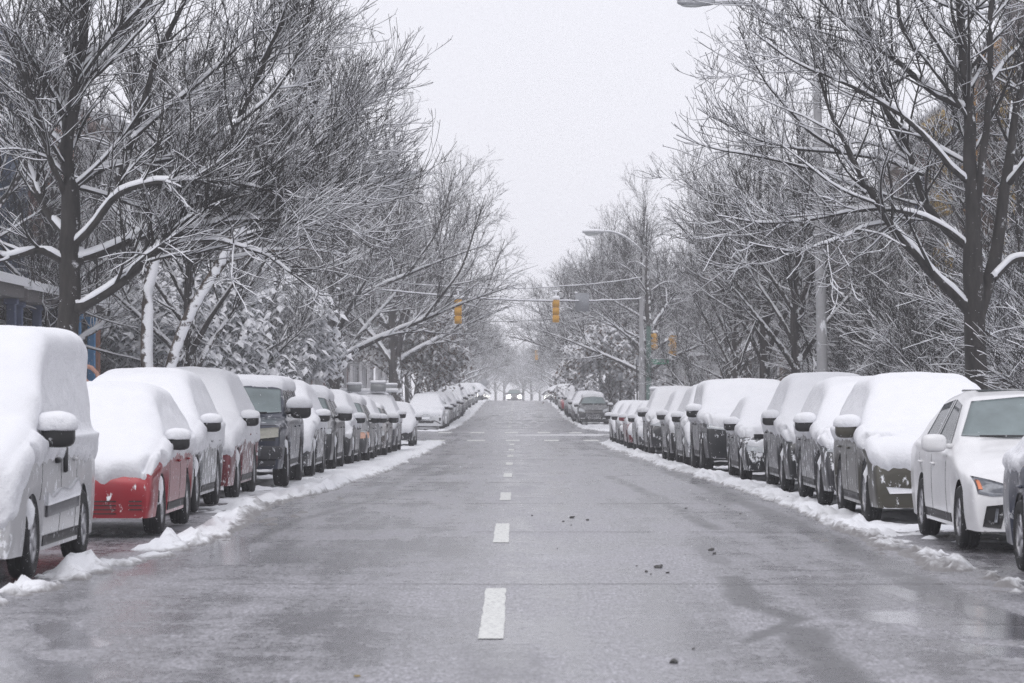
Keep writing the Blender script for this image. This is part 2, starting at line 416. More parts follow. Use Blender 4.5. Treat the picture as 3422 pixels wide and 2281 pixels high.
# ------------------------------------------------------------------ the two large measured trees
def large_left_tree():
    d = 45.; bx, _ = px(160, 900, d); base = (bx, d, float(gz(d)) + .12)
    tr = [([(160, 985), (156, 880), (152, 760), (166, 660), (158, 560), (160, 420), (150, 300), (186, 160), (192, 0), (205, -170)], [.19, .17, .165, .16, .15, .115, .10, .075, .06, .03]),
          ([(266, 450), (282, 380), (296, 320), (330, 210), (352, 120), (420, -20), (450, -150)], [.055, .05, .05, .045, .04, .03, .02])]
    li = [([(160, 715), (205, 698), (265, 668), (330, 612), (376, 570), (430, 538), (500, 517), (640, 512), (780, 530)], [.085, .08, .072, .065, .055, .045, .032, .02, .01]),
          ([(165, 600), (235, 580), (320, 535), (400, 497), (460, 462), (530, 440), (640, 428), (760, 415), (860, 375)], [.085, .08, .072, .06, .05, .042, .03, .02, .01]),
          ([(440, 478), (482, 400), (520, 330), (548, 260), (600, 140), (660, 20), (700, -90)], [.05, .046, .042, .036, .03, .02, .012]),
          ([(158, 570), (215, 530), (265, 455), (320, 432), (420, 420), (560, 434), (700, 470)], [.06, .055, .05, .04, .032, .02, .01]),
          ([(162, 440), (230, 372), (330, 365), (450, 330), (600, 260)], [.055, .045, .035, .025, .01]),
          ([(160, 600), (90, 572), (20, 600), (-60, 590), (-140, 560)], [.07, .06, .05, .035, .02]),
          ([(156, 545), (95, 480), (60, 400), (30, 330), (-20, 240)], [.06, .052, .042, .032, .02]),
          ([(152, 460), (110, 330), (85, 220), (40, 90), (-20, 10)], [.05, .045, .04, .03, .015]),
          ([(152, 300), (118, 190), (100, 80), (80, -60)], [.05, .04, .03, .02]),
          ([(184, 165), (240, 110), (300, 60), (380, -20), (460, -120)], [.05, .042, .034, .026, .015]),
          ([(300, 320), (380, 240), (470, 160), (560, 60), (640, -60)], [.04, .035, .03, .022, .012]),
          ([(376, 572), (440, 556), (520, 560), (640, 600), (760, 690)], [.04, .032, .025, .018, .008]),
          ([(500, 445), (600, 400), (690, 345), (760, 280), (820, 220), (880, 160)], [.035, .03, .025, .02, .014, .008]),
          ([(600, 140), (640, 90), (670, 30), (690, -60)], [.028, .022, .016, .01]),
          ([(540, 285), (610, 230), (670, 150), (700, 60), (720, -40)], [.03, .025, .02, .015, .01]),
          ([(430, 538), (520, 490), (640, 460), (760, 445), (860, 430), (920, 400)], [.035, .03, .024, .018, .012, .008])]
    dr_t = [0, .6]; dr = [-1.2, .8, .5, -1.5, 1.6, -.8, 1.4, -1.6, 1.5, -1.0, 1.2, -2.2, 2.0, -1.5, .4, 1.2]
    T = tree_from(measured(base, tr, d, dr_t), measured(base, li, d, dr), 370, 4000, 11500, (.8, 2.3), (.5, 1.55), (.10, .38), (.06, .06, .05), 1.0, 11, bias=(.14, 0, .05), tw=1.1)
    put_tree(T, 'bare_tree', base, 'large bare tree on the left, its long snowy limbs over the red car', 'tree', 'bare street trees', BARK)
def large_right_tree():
    d = 47.; bx, _ = px(2240, 900, d); base = (bx, d, float(gz(d)) + .12)
    tr = [([(2242, 985), (2242, 860), (2240, 760), (2238, 690), (2236, 560), (2232, 400), (2228, 250), (2212, 110), (2205, -40), (2200, -160)], [.21, .175, .165, .16, .115, .105, .09, .07, .055, .03]),
          ([(2244, 735), (2268, 660), (2292, 590), (2305, 490), (2322, 400), (2345, 250), (2380, 100)], [.12, .11, .10, .085, .07, .05, .03]),
          ([(2238, 500), (2262, 330), (2268, 200), (2268, 60), (2275, -120)], [.07, .06, .05, .045, .03])]
    li = [([(2232, 722), (2195, 684), (2140, 640), (2085, 578), (2035, 512), (1985, 440), (1935, 350), (1880, 230), (1850, 120)], [.095, .085, .075, .066, .056, .046, .034, .022, .01]),
          ([(1990, 445), (1920, 400), (1830, 376), (1720, 345), (1640, 335), (1560, 300)], [.034, .03, .024, .018, .012, .006]),
          ([(2232, 575), (2185, 540), (2140, 480), (2112, 390), (2085, 300), (2050, 190), (2020, 60), (1990, -80)], [.07, .065, .06, .052, .045, .036, .026, .015]),
          ([(2228, 420), (2165, 372), (2100, 300), (2000, 230), (1890, 190), (1790, 150), (1710, 90)], [.05, .044, .038, .03, .022, .015, .008]),
          ([(2230, 570), (2160, 512), (2080, 485), (1980, 478), (1870, 505), (1740, 520), (1640, 500)], [.045, .04, .033, .026, .02, .014, .008]),
          ([(2226, 250), (2150, 215), (2070, 130), (1980, 60), (1900, -10), (1860, -80)], [.055, .05, .042, .034, .026, .015]),
          ([(2282, 640), (2330, 592), (2400, 590), (2480, 560)], [.06, .05, .04, .02]),
          ([(2320, 420), (2380, 330), (2440, 240)], [.05, .04, .02]),
          ([(2212, 110), (2150, 20), (2100, -80)], [.05, .04, .03]),
          ([(2085, 300), (2000, 200), (1930, 120), (1870, 50), (1820, -30)], [.034, .03, .024, .018, .01]),
          ([(2035, 512), (1980, 520), (1900, 560), (1800, 590), (1700, 570)], [.03, .026, .02, .014, .008]),
          ([(2120, 400), (2040, 360), (1940, 340), (1800, 325), (1690, 270), (1620, 220)], [.036, .03, .025, .02, .014, .008]),
          ([(2110, 130), (2060, 60), (2030, -40)], [.035, .03, .02]),
          ([(2268, 200), (2320, 130), (2400, 60)], [.04, .03, .02]),
          ([(1935, 350), (1850, 300), (1780, 220), (1720, 140), (1690, 70)], [.028, .024, .018, .012, .008])]
    dr = [-1.0, .6, 1.2, -1.4, -.8, 1.0, .3, -.9, 1.1, .7, -1.8, 1.9, -1.2, .8, -.5]
    T = tree_from(measured(base, tr, d, [0, .5, -.5]), measured(base, li, d, dr), 260, 2000, 5600, (.8, 2.3), (.45, 1.35), (.08, .30), (.06, .06, .05), 1.0, 15, ang=(48, 44, 42), bias=(-.1, 0, .04), tw=1.15)
    put_tree(T, 'bare_tree', base, 'tall bare tree on the right with dark trunk forking above the snowy olive car', 'tree', 'bare street trees', BARK)
def leaning_tree():
    d = 60.; bx, _ = px(352, 900, d); base = (bx, d, float(gz(d)) + .12)
    tr = [([(345, 990), (338, 860), (336, 740), (346, 620), (372, 520), (400, 400), (420, 250), (430, 80)], [.15, .13, .125, .11, .09, .075, .05, .03]),
          ([(372, 985), (388, 860), (410, 780), (450, 700), (510, 610), (560, 520), (640, 380), (690, 230), (720, 100)], [.12, .115, .11, .105, .095, .08, .06, .04, .02])]
    li = [([(346, 620), (300, 540), (270, 450), (230, 350)], [.07, .06, .04, .02]), ([(410, 400), (470, 320), (540, 200), (580, 60)], [.05, .04, .03, .015]),
          ([(520, 600), (600, 580), (700, 570), (800, 590)], [.05, .04, .025, .012]), ([(560, 520), (650, 470), (740, 400), (790, 320)], [.05, .04, .03, .012]),
          ([(372, 520), (330, 400), (320, 260), (330, 100)], [.05, .04, .03, .02]), ([(640, 380), (700, 300), (745, 190), (770, 80)], [.04, .03, .02, .01])]
    T = tree_from(measured(base, tr, d, [0, -1]), measured(base, li, d, [2, 1, -1, 1.5, -2, .5]), 170, 1500, 6500, (.8, 2.6), (.4, 1.2), (.2, .55), (.06, .04, .02), 1.0, 13, tw=1.3)
    put_tree(T, 'bare_tree', base, 'forked tree with snow plastered trunks, one leaning right, behind the parked pickup on the left', 'tree', 'bare street trees', BARKW)
large_left_tree(); large_right_tree(); leaning_tree()
# ------------------------------------------------------------------ leafy ones
def leaf_mesh(C, n, size, g, droop=.7):
    """n pointed, folded leaves round the given centres; returns (leaf verts/faces, snow verts/faces)"""
    i = g.integers(0, len(C), n); c = C[i] + g.normal(size=(n, 3)) * size * 1.0
    a = g.random(n) * 2 * np.pi; dr = -droop * (.3 + g.random(n))
    D = np.stack([np.cos(a), np.sin(a), dr], 1); D /= np.linalg.norm(D, axis=1, keepdims=True)
    S = np.cross(D, [0, 0, 1]); S /= np.linalg.norm(S, axis=1, keepdims=True); U = np.cross(S, D)
    l = size * (.7 + .6 * g.random(n))[:, None]; w = l * .21
    w = w * 1.3; V = np.stack([c, c + D * l * .45 + S * w - U * w * .2, c + D * l - U * w * .5, c + D * l * .45 - S * w - U * w * .2, c + D * l * .45 + U * w * .2], 1)
    b = np.arange(n)[:, None] * 5
    F = np.concatenate([b + [0, 1, 4], b + [1, 2, 4], b + [2, 3, 4], b + [3, 0, 4]])
    return V.reshape(-1, 3), F, V
LEAFG = m_plain('magnolia_leaf', (.035, .05, .03), .45, 0, .5, 6)
LEAFB = m_plain('brown_leaf', (.11, .075, .055), .8, 0, .4, 6)
def add_leaves(n, size, mat, snowfrac, lift=.045):
    def f(T, e):
        g = np.random.default_rng(5)
        V, F, Q = leaf_mesh(T.tips, n, size, g)
        mk('foliage', V, F, mat, e, smooth=False)
        m = g.random(n) < snowfrac
        W = Q[m].copy(); cen = W.mean(1, keepdims=True); W = cen + (W - cen) * 1.65; W[..., 2] += .016; W[:, 4, 2] += lift
        b = np.arange(len(W))[:, None] * 5
        F2 = np.concatenate([b + [0, 1, 4], b + [1, 2, 4], b + [2, 3, 4], b + [3, 0, 4], b + [0, 3, 1], b + [1, 3, 2]])
        mk('leaf_snow', W.reshape(-1, 3), F2, SNOW, e, smooth=False)
    return f
def magnolia(loc, H, sp, seed, n, label, name='magnolia_bush', size=.17, mat=LEAFG, sf=.97, s=1, rz=0):
    T = gen_tree(seed, H, .5, sp, 70, 420, 1300, 9, 0, .10, 1.0, .75)
    return put_tree(T, name, loc, label, 'tree' if 'tree' in name else 'shrub', 'leafy trees holding snow', BARK2, rz, s, add_leaves(n, size, mat, sf))
magnolia((-7.9, 88, float(gz(88)) + .12), 5.0, 2.1, 21, 9000, 'evergreen magnolia bush bowed under clumps of snow behind the left row of cars', size=.20)
magnolia((-9.0, 79, float(gz(79)) + .12), 4.6, 2.1, 22, 8000, 'smaller snow clumped evergreen bush left of the magnolia near the leaning tree', size=.19)
magnolia((5.6, 176, float(gz(176)) + .12), 5.2, 2.6, 23, 9000, 'leafy tree with snow loaded brown leaves on right verge beyond the crossing', 'leafy_tree', .24, LEAFB, .5)
magnolia((-5.6, 168, float(gz(168)) + .12), 6.8, 2.6, 24, 9000, 'tree holding brown withered leaves on left verge beyond the crossing', 'leafy_tree', .24, LEAFB, .35)
# ------------------------------------------------------------------ generic street trees
protos = []
specs = [dict(seed=31, H=11, spread=4.4, vert=.75), dict(seed=32, H=9.6, spread=5.2, vert=.5, fork=1.9), dict(seed=33, H=12.5, spread=4.8, vert=.7, r0=.22),
         dict(seed=34, H=10.2, spread=5.4, vert=.5, lean=1.2), dict(seed=35, H=12, spread=3.6, vert=.9, fork=3), dict(seed=36, H=11.5, spread=6.4, vert=.45, fork=2.6, r0=.21, droop=.1, n4=6000)]
# (x, depth, type, scale, rotation)
TL = [(-7.9, 71, 0, .82, .3), (-7.6, 83, 3, .64, 2.6), (-7.6, 97, 2, .62, 1.2), (-6.8, 109, 5, 1.12, .1), (-7.5, 124, 2, 1.08, 4.0),
      (-6.0, 148, 2, 1.26, 2.3), (-6.7, 160, 5, 1.25, .5), (-7.2, 174, 1, 1.1, 1.0), (-6.9, 188, 0, 1.1, 2.0), (-7.0, 203, 3, 1.1, .4),
      (-7.2, 219, 5, .95, 5.2), (-7, 236, 2, .9, 1.5), (-7, 254, 1, 1.05, 2.5), (-7, 272, 0, 1.0, .8), (-7, 292, 5, 1.0, 1.9), (-7, 314, 2, .95, 3.1), (-7, 338, 3, 1.1, .3), (-7, 365, 1, 1.2, 0), (-7, 395, 0, 1.1, 2), (-6.5, 430, 2, 1.1, 1), (-6.5, 470, 1, 1.3, 4), (-6, 520, 5, 1.2, 2), (-4, 570, 0, 1.2, 1), (-9, 445, 5, 1.1, 3), (-8, 500, 2, 1.1, 5), (-7, 545, 1, 1.4, 2), (-2.5, 600, 5, 1.2, 0), (-6, 615, 0, 1.4, 1)]
TR_ = [(7.0, 73, 0, .78, 1.0), (7.2, 85, 4, .80, 3.3), (7.4, 99, 4, .66, .2), (8.0, 111, 1, .62, 3.2),
      (6.9, 152, 5, .98, 2.9), (7.3, 166, 0, 1.15, 4.0), (7.0, 180, 1, 1.25, 2.2), (7.2, 195, 3, 1.2, 3.1), (7.0, 210, 5, 1.1, 3.6), (7.1, 226, 2, 1.05, .7),
      (7, 243, 0, .95, 3.9), (7, 262, 1, .95, 2.4), (7, 281, 5, .85, 3.3), (7, 303, 3, .95, 2.8), (7, 328, 2, .9, 4.4), (7, 355, 1, 1.05, 1.1), (7, 385, 0, 1.0, 5.1), (6.5, 420, 5, 1.1, 1), (6.5, 460, 3, 1.2, 4), (6, 510, 2, 1.1, 2), (3, 575, 1, 1.3, 1), (7.5, 560, 5, 1.1, 2), (9.5, 440, 5, 1.1, 5), (8, 490, 0, 1.2, 3), (7, 535, 3, 1.3, 1), (1.5, 610, 2, 1.2, 2), (5, 620, 5, 1.3, 4)]
TLb = [(-11.6, 60, 4, .95, 1), (-11.2, 71, 1, .9, 2), (-11.8, 84, 2, .85, 3), (-11.4, 98, 0, 1.0, 4), (-11.5, 113, 4, 1.0, 5), (-11.5, 158, 1, 1.1, 1), (-11.3, 182, 3, 1.0, 3), (-11.6, 212, 2, .9, 2), (-11.4, 246, 0, 1.0, 5), (-11.5, 286, 1, 1.0, 4)]
TRb = [(11.4, 66, 4, .85, 2), (10.6, 54, 1, .62, 5), (11.3, 80, 3, .85, 4), (11.5, 93, 1, .9, 1), (11.2, 108, 0, .8, 3), (11.6, 160, 2, .8, 1), (11.3, 186, 1, .95, 3), (11.6, 216, 4, .85, 2), (11.4, 250, 0, .9, 5), (11.5, 290, 3, .9, 4)]
kind_word = ['upright', 'low spreading', 'tall', 'leaning', 'slender upright', 'wide arching']
made = {}
def street_tree(x, y, k, s, rz, label):
    loc = (x, y, float(gz(y)) + .10)
    if k not in made:
        e = put_tree(gen_tree(**specs[k]), 'bare_tree', loc, label, 'tree', 'bare street trees', BARK2, rz, s)
        made[k] = (e, kidmap_of(e))
    else:
        p, km = made[k]; e = copy_tree(p, km); e.location = loc; e.rotation_euler = (0, 0, rz); e.scale = (s, s, s); e['label'] = label
    return e
for k, (x, y, s) in enumerate([(9.7, 50, .8), (10.4, 57, 1.15), (9.6, 64, .95), (10.3, 71, 1.2), (9.5, 79, 1.0), (10.2, 90, 1.1), (-9.9, 95, 1.0), (9.0, 44, .8)]):
    lb = f"tangled bare bush full of snow, {ordn[k if x > 0 and k < 6 else (6 if x > 0 else k - 6)]} in the {'right' if x > 0 else 'left'} front gardens"
    if k == 0: be = put_tree(gen_tree(71, 3.9, .35, 2.3, 130, 1100, 3000, 12, 0, .055, 1.5, .8), 'bare_bush', (x, y, float(gz(y)) + .2), lb, 'bush', 'bare bushes in the front gardens', BARK2); bkm = kidmap_of(be)
    else: c = copy_tree(be, bkm); c.location = (x, y, float(gz(y)) + .2); c.rotation_euler = (0, 0, k * 1.3); c.scale = (s, s, s); c['label'] = lb
for lst, side, row in ((TL, 'left', 'verge'), (TR_, 'right', 'verge'), (TLb, 'left', 'front garden'), (TRb, 'right', 'front garden')):
    for n, (x, y, k, s, rz) in enumerate(lst):
        street_tree(x, y, k, s, rz, f'{kind_word[k]} bare snowy tree, {ordn[n]} small one along the {side} {row}')
# ------------------------------------------------------------------ cars.  local frame: +x = forward (towards the camera), +y = world +x
TYPES = dict(
 sedan=dict(L=4.7, W=1.80, rw=.32, fo=.88, wb=2.75, top=[(0, .66), (.28, .72), (.7, .83), (1.1, .90), (1.32, .96), (2.15, 1.38), (2.75, 1.44), (3.4, 1.39), (4.1, 1.10), (4.7, 1.02)], belt=[(0, .60), (.3, .66), (1.2, .87), (2.5, .92), (4.0, .97), (4.7, .92)], hdr=2.1, cowl=1.3, zc=.44),
 hatch=dict(L=4.15, W=1.72, rw=.31, fo=.80, wb=2.52, top=[(0, .72), (.25, .78), (.7, .93), (1.0, 1.02), (1.75, 1.44), (2.3, 1.53), (3.4, 1.48), (3.95, 1.15), (4.15, 1.0)], belt=[(0, .64), (.3, .70), (1.0, .90), (2.5, .95), (4.15, .98)], hdr=1.72, cowl=1.0, zc=.46),
 suv=dict(L=4.6, W=1.86, rw=.36, fo=.88, wb=2.70, top=[(0, .84), (.28, .92), (.8, 1.02), (1.22, 1.10), (1.95, 1.58), (2.6, 1.68), (3.9, 1.64), (4.35, 1.40), (4.6, 1.1)], belt=[(0, .76), (.3, .84), (1.2, 1.0), (2.5, 1.03), (4.6, 1.06)], hdr=1.9, cowl=1.2, zc=.52),
 minivan=dict(L=5.0, W=1.95, rw=.35, fo=.95, wb=3.0, top=[(0, .78), (.28, .86), (.7, 1.0), (1.0, 1.08), (1.85, 1.62), (2.5, 1.74), (4.4, 1.70), (4.85, 1.4), (5.0, 1.1)], belt=[(0, .70), (.3, .78), (1.0, .96), (2.5, 1.02), (5.0, 1.05)], hdr=1.8, cowl=1.0, zc=.48),
 van=dict(L=4.75, W=1.83, rw=.33, fo=.86, wb=2.93, top=[(0, .95), (.2, 1.02), (.6, 1.15), (.92, 1.24), (1.55, 1.86), (2.0, 2.02), (4.2, 2.03), (4.6, 1.95), (4.75, 1.7)], belt=[(0, .80), (.25, .90), (.8, 1.08), (2.0, 1.15), (4.75, 1.15)], hdr=1.5, cowl=.88, zc=.55, tum=.13, ins=.03),
 bigsuv=dict(L=5.2, W=1.96, rw=.40, fo=.92, wb=3.05, top=[(0, 1.05), (.18, 1.10), (.9, 1.17), (1.32, 1.20), (1.95, 1.74), (2.4, 1.83), (4.8, 1.82), (5.05, 1.6), (5.2, 1.2)], belt=[(0, .98), (.2, 1.03), (1.3, 1.12), (3, 1.13), (5.2, 1.13)], hdr=1.9, cowl=1.3, zc=.68, rn=.16, tum=.22),
 box=dict(L=4.7, W=1.86, rw=.38, fo=.70, wb=2.7, top=[(0, 1.02), (.15, 1.06), (.8, 1.12), (1.25, 1.15), (1.6, 1.74), (1.9, 1.82), (4.5, 1.82), (4.65, 1.7), (4.7, 1.4)], belt=[(0, .95), (.2, 1.0), (1.2, 1.08), (4.7, 1.1)], hdr=1.58, cowl=1.22, zc=.64, rn=.14, tum=.12),
)
SEGS = [3, 3, 2, 2, 1, 6, 3, 5]
def body_grid(T, q=1.0):
    L, W = T['L'], T['W']; rn = T.get('rn', .30); rr = .22
    dense = np.arange(0, L + .001, .02)
    def sm(pts, k=9):
        v = np.interp(dense, [p[0] for p in pts], [p[1] for p in pts]); kk = np.hanning(k + 2)[1:-1]; kk /= kk.sum()
        return np.convolve(np.pad(v, k // 2, mode='edge'), kk, mode='valid')
    ZT, ZB = sm(T['top'], 11), sm(T['belt'], 15)
    ax = [T['fo'], T['fo'] + T['wb']]; Ra = T['rw'] + .06
    st = list(np.linspace(rn, L - rr, int(46 * q)))
    for a in ax: st += [a + Ra * math.cos(w) for w in np.linspace(0, np.pi, int(14 * q))] + [a - Ra - .008, a + Ra + .008]
    st = np.unique(np.round([s for s in st if rn <= s <= L - rr], 4)); st = st[np.concatenate([[True], np.diff(st) > .006])]
    zs_ = T.get('sill', .24 if T['rw'] < .38 else .34)
    def zlow(s):
        z = np.full(len(s), zs_) - .03
        for a in ax:
            dx = s - a; m = np.abs(dx) < Ra
            z[m] = np.maximum(z[m], T['rw'] + np.sqrt(np.maximum(Ra * Ra - dx[m] ** 2, 0)) - .0)
        return z
    nn = int(11 * q); th = np.arccos(np.linspace(0, 1, nn)[:-1] ** (1 / .42))
    s_all = np.concatenate([rn - rn * np.sin(th), st, L - rr + rr * np.sin(th[::-1])])
    c = np.concatenate([np.cos(th) ** .42, np.ones(len(st)), np.cos(th[::-1]) ** .42]); c = np.clip(c, 0, 1)
    sc = np.clip(s_all, rn, L - rr)
    zt, zb, zl = np.interp(sc, dense, ZT), np.interp(sc, dense, ZB), zlow(sc)
    zb = np.minimum(zb, zt - .03)
    w = W / 2 * (1 - .10 * np.clip((1.0 - sc) / 1.0, 0, 1) ** 2.2 - .08 * np.clip((sc - (L - .9)) / .9, 0, 1) ** 2)
    g = np.clip((zt - zb - .12) / .3, 0, 1); tum = T.get('tum', .44)
    z6 = np.where(g > 0, zt - .06 - .02 * g, zt); z6 = zb + (zt - zb) * (1 - g) * .62 + g * (z6 - zb)
    y6 = (w - .10) * (1 - g) * .93 + g * (w - T.get('ins', .075) - tum * (z6 - zb))
    y7 = y6 - .10 * g - (1 - g) * w * .28; z7 = zt - .022
    CP = np.stack([np.stack([w * .955, zl], -1), np.stack([w * .985, zl + .28 * (zb - zl)], -1), np.stack([w, zl + .62 * (zb - zl)], -1), np.stack([w * .992, zb - .05 * np.minimum(1, (zb - zl) / .3)], -1),
                   np.stack([w * .968, zb], -1), np.stack([w * .94, zb + .02], -1), np.stack([y6, z6], -1), np.stack([y7, z7], -1), np.stack([0 * w, zt], -1)], 1)
    segs = [max(1, int(round(k * q))) for k in SEGS]
    half = []
    for k, n in enumerate(segs):
        for i in range(n): half.append(CP[:, k] * (1 - i / n) + CP[:, k + 1] * (i / n))
    half.append(CP[:, -1]); H = np.stack(half, 1)
    for _ in range(2 if q < 1.5 else 4): H[:, 1:-1] = H[:, 1:-1] * .5 + (H[:, :-2] + H[:, 2:]) * .25
    zc = (zs_ - .03) + 0 * c[:, None]
    H[..., 1] = zc + (H[..., 1] - zc) * c[:, None]; H[..., 0] *= (.86 + .14 * np.clip(c, 0, 1) ** .8)[:, None]
    full = np.concatenate([H * [-1, 1], (H[:, ::-1])[:, 1:]], 1)
    X = (L / 2 - s_all)[:, None] * np.ones(full.shape[1])
    return np.stack([X, full[..., 0], full[..., 1]], -1), s_all
def gridfaces(n, m):
    i = np.arange(n - 1)[:, None] * m; j = np.arange(m - 1)[None]
    a = i + j
    return np.stack([a, a + 1, a + m + 1, a + m], -1).reshape(-1, 4)
def gnormals(G):
    a = np.gradient(G, axis=0); b = np.gradient(G, axis=1); n = np.cross(b, a)
    n /= np.linalg.norm(n, axis=-1, keepdims=True) + 1e-9
    ctr = G.mean((0, 1)); flip = ((G - ctr) * n).sum() < 0
    return -n if flip else n
def smooth_grid(G, it):
    for _ in range(it):
        G[1:-1] = G[1:-1] * .5 + (G[:-2] + G[2:]) * .25
        G[:, 1:-1] = G[:, 1:-1] * .5 + (G[:, :-2] + G[:, 2:]) * .25
    return G
class Body:
    def __init__(s, T, q):
        s.T = T; s.G, s.s = body_grid(T, q); n, m = s.G.shape[:2]; s.F = gridfaces(n, m)
        s.N = gnormals(s.G)
        s.bvh = BVHTree.FromPolygons([Vector(v) for v in s.G.reshape(-1, 3)], [tuple(int(i) for i in f) for f in s.F])
    def ray(s, o, d):
        h = s.bvh.ray_cast(Vector(o), Vector(d)); return (h[0], h[1]) if h[0] is not None else (None, None)
    def patch(s, name, top, bot, mat, parent, face='front', n=10, m=6, off=.006, side=1, thick=.0):
        """a panel pressed onto the body: curves given as (y,z) from the front or (x,z) from the side"""
        tp = np.array(top, float); bt = np.array(bot, float); u = np.linspace(0, 1, n)
        it = lambda a: np.stack([np.interp(u, np.linspace(0, 1, len(a)), a[:, k]) for k in (0, 1)], 1)
        tp, bt = it(tp), it(bt); V = np.zeros((m, n, 3)); last = None
        for j in range(m):
            for i in range(n):
                p = tp[i] * (1 - j / (m - 1)) + bt[i] * (j / (m - 1))
                if face == 'front': h, nn = s.ray((s.T['L'] / 2 + 1, p[0], p[1]), (-1, 0, 0))
                else: h, nn = s.ray((p[0], side * 3, p[1]), (0, -side, 0))
                if h is None: V[j, i] = last if last is not None else (s.T['L'] / 2 - .2, p[0], p[1]) ; continue
                nn = Vector(nn)
                if (face == 'front' and nn.x < 0) or (face != 'front' and nn.y * side < 0): nn = -nn
                V[j, i] = np.array(h + nn * off); last = V[j, i].copy()
        F = gridfaces(m, n); e = V.reshape(-1, 3); k = len(e)
        # rim going back into the body
        bd = [(0, i) for i in range(n)] + [(j, n - 1) for j in range(1, m)] + [(m - 1, i) for i in range(n - 2, -1, -1)] + [(j, 0) for j in range(m - 2, 0, -1)]
        bi = np.array([j * n + i for j, i in bd]); back = e[bi].copy()
        if face == 'front': back[:, 0] -= off + .02
        else: back[:, 1] -= side * (off + .02)
        nb = len(bi); FR = np.stack([bi, np.roll(bi, -1), k + (np.arange(nb) + 1) % nb, k + np.arange(nb)], 1)
        return mk(name, np.vstack([e, back]), np.vstack([F, FR]), mat, parent)
def snow_sheet(B, q, seed, hs=.13, zf=.50, side=.9, cov=None, fr=.045, sidet=.016):
    """blanket of snow: body surface pushed outwards, ragged where it ends"""
    G = B.G.copy(); N = smooth_grid(B.N.copy(), 2); L = B.T['L']
    p = G + seed * 13.7
    n1 = fbm(p * 2.2, 3); n2 = fbm(p * 9, 4)
    zt_here = G[..., 2].max(1)[:, None]
    nose = np.clip((.55 - B.s) / .4, 0, 1)[:, None]               # how much this is the front face
    zc = side * (1 - nose) + zf * nose + .11 * n1 + .14 * n2
    m = np.clip((G[..., 2] - zc) / .05 + .5, 0, 1); m = m * m * (3 - 2 * m)
    if cov is not None: m = m * np.clip(cov(B.s[:, None] + 0 * m, G[..., 1], G[..., 2], n2), 0, 1)
    up = np.clip(N[..., 2], 0, 1); fwd = np.clip(N[..., 0], 0, 1)
    t = hs * up ** 1.2 + fr * fwd ** 1.0 + sidet * (1 + .5 * n2) + .02 * n1 * up
    t = t * m - .05 * (1 - m)
    G = G + N * t[..., None]; G = smooth_grid(G, max(1, int(.9 * q)))
    G[..., 2] = np.maximum(G[..., 2], -10)
    G += N * ((fbm(p * 6, 3) * .020 + fbm(p * 15, 3) * .010) * np.clip(1.0 - up, 0, 1) + fbm(p * 1.6, 2) * .015)[..., None]
    G += N * (fbm(p * 14, 2)[..., None] * .005 + fbm(p * 40, 2)[..., None] * .003)
    return G
def wheel(T, x, y, sgn, parent, lod, rim=CHROME, spokes=7, turn=0):
    r = T['rw']; wd = .21 if r < .38 else .25
    tb = MB(); pr = [(r * .60, -wd / 2 + .02), (r * .80, -wd / 2), (r * .95, -wd / 2 + .012), (r, -wd / 2 + .04), (r, -wd * .12), (r - .008, -wd * .11), (r - .008, -wd * .06), (r, -wd * .05), (r, wd * .05), (r - .008, wd * .06), (r - .008, wd * .11), (r, wd * .12), (r, wd / 2 - .04), (r * .95, wd / 2 - .012), (r * .80, wd / 2), (r * .60, wd / 2 - .02)]
    tb.lathe([(a, b) for a, b in pr], (0, 0, 0), 'y', 28 if lod else 18)
    o = tb.build('wheel', RUBBER, parent, True); o.location = (x, y, r); o.rotation_euler = (0, 0, turn)
    rb = MB(); s = sgn; rb.lathe([(r * .62, s * (wd / 2 - .015)), (r * .62, s * (wd / 2 - .03)), (r * .56, s * (wd / 2 - .05)), (r * .55, -s * wd * .2), (.03, -s * wd * .2)], (0, 0, 0), 'y', 24 if lod else 14)
    if lod:
        for k in range(spokes):
            a = k / spokes * 2 * np.pi; ca, sa = math.cos(a), math.sin(a)
            Rm = np.array([(ca, 0, -sa), (0, 1, 0), (sa, 0, ca)])
            rb.box((Rm @ np.array([r * .32, 0, 0])) + [0, s * (wd / 2 - .035), 0], (r * .56, .022, .045), .006, Rm)
        rb.lathe([(0.001, s * (wd / 2 - .01)), (.05, s * (wd / 2 - .012)), (.065, s * (wd / 2 - .05))], (0, 0, 0), 'y', 14)
    rb.build('rim', rim, o, True)
    if lod and x > 0 and parent.get('snowy', 1):
        s_ = MB().ell((0, 0, 0), (.07, .075, r * .62), .9, 12, 12); V = s_.v[0]; V = V * (1 + .5 * fbm(V * 9 + x + y, 3)[:, None]); a = .62; V = np.stack([V[:, 0] * math.cos(a) - V[:, 2] * math.sin(a) * .6 + r * .62, V[:, 1] + sgn * .05, V[:, 2] * math.cos(a) + r * .55], 1); s_.v[0] = V
        s_.build('wheel_snow', SNOW, o, True)
    return o
def mirror_part(T, B, paint, parent, x, z, sgn, snow, big=1.0, capc=None):
    big = big * 1.02; y = T['W'] / 2 + .10 * big
    m = MB().ell((x, sgn * y, z), (.075 * big, .115 * big, .085 * big), .62, 14, 10).box((x - .01, sgn * (y - .11 * big), z - .03), (.05, .14 * big, .05), .012)
    o = m.build('wing_mirror', capc or BLACK, parent, True)
    if snow:
        s = MB(); s.ell((0, 0, 0), (.105 * big, .15 * big, .10 * big), .8, 16, 12, zmin=-.30)
        V = np.concatenate(s.v); V += fbm(V * 14 + x * 5 + sgn, 2)[:, None] * .012; s.v = [V + [x + .0, sgn * (y - .02), z + .065 * big]]
        s.build('snow_cap', SNOW, o, True)
    return o
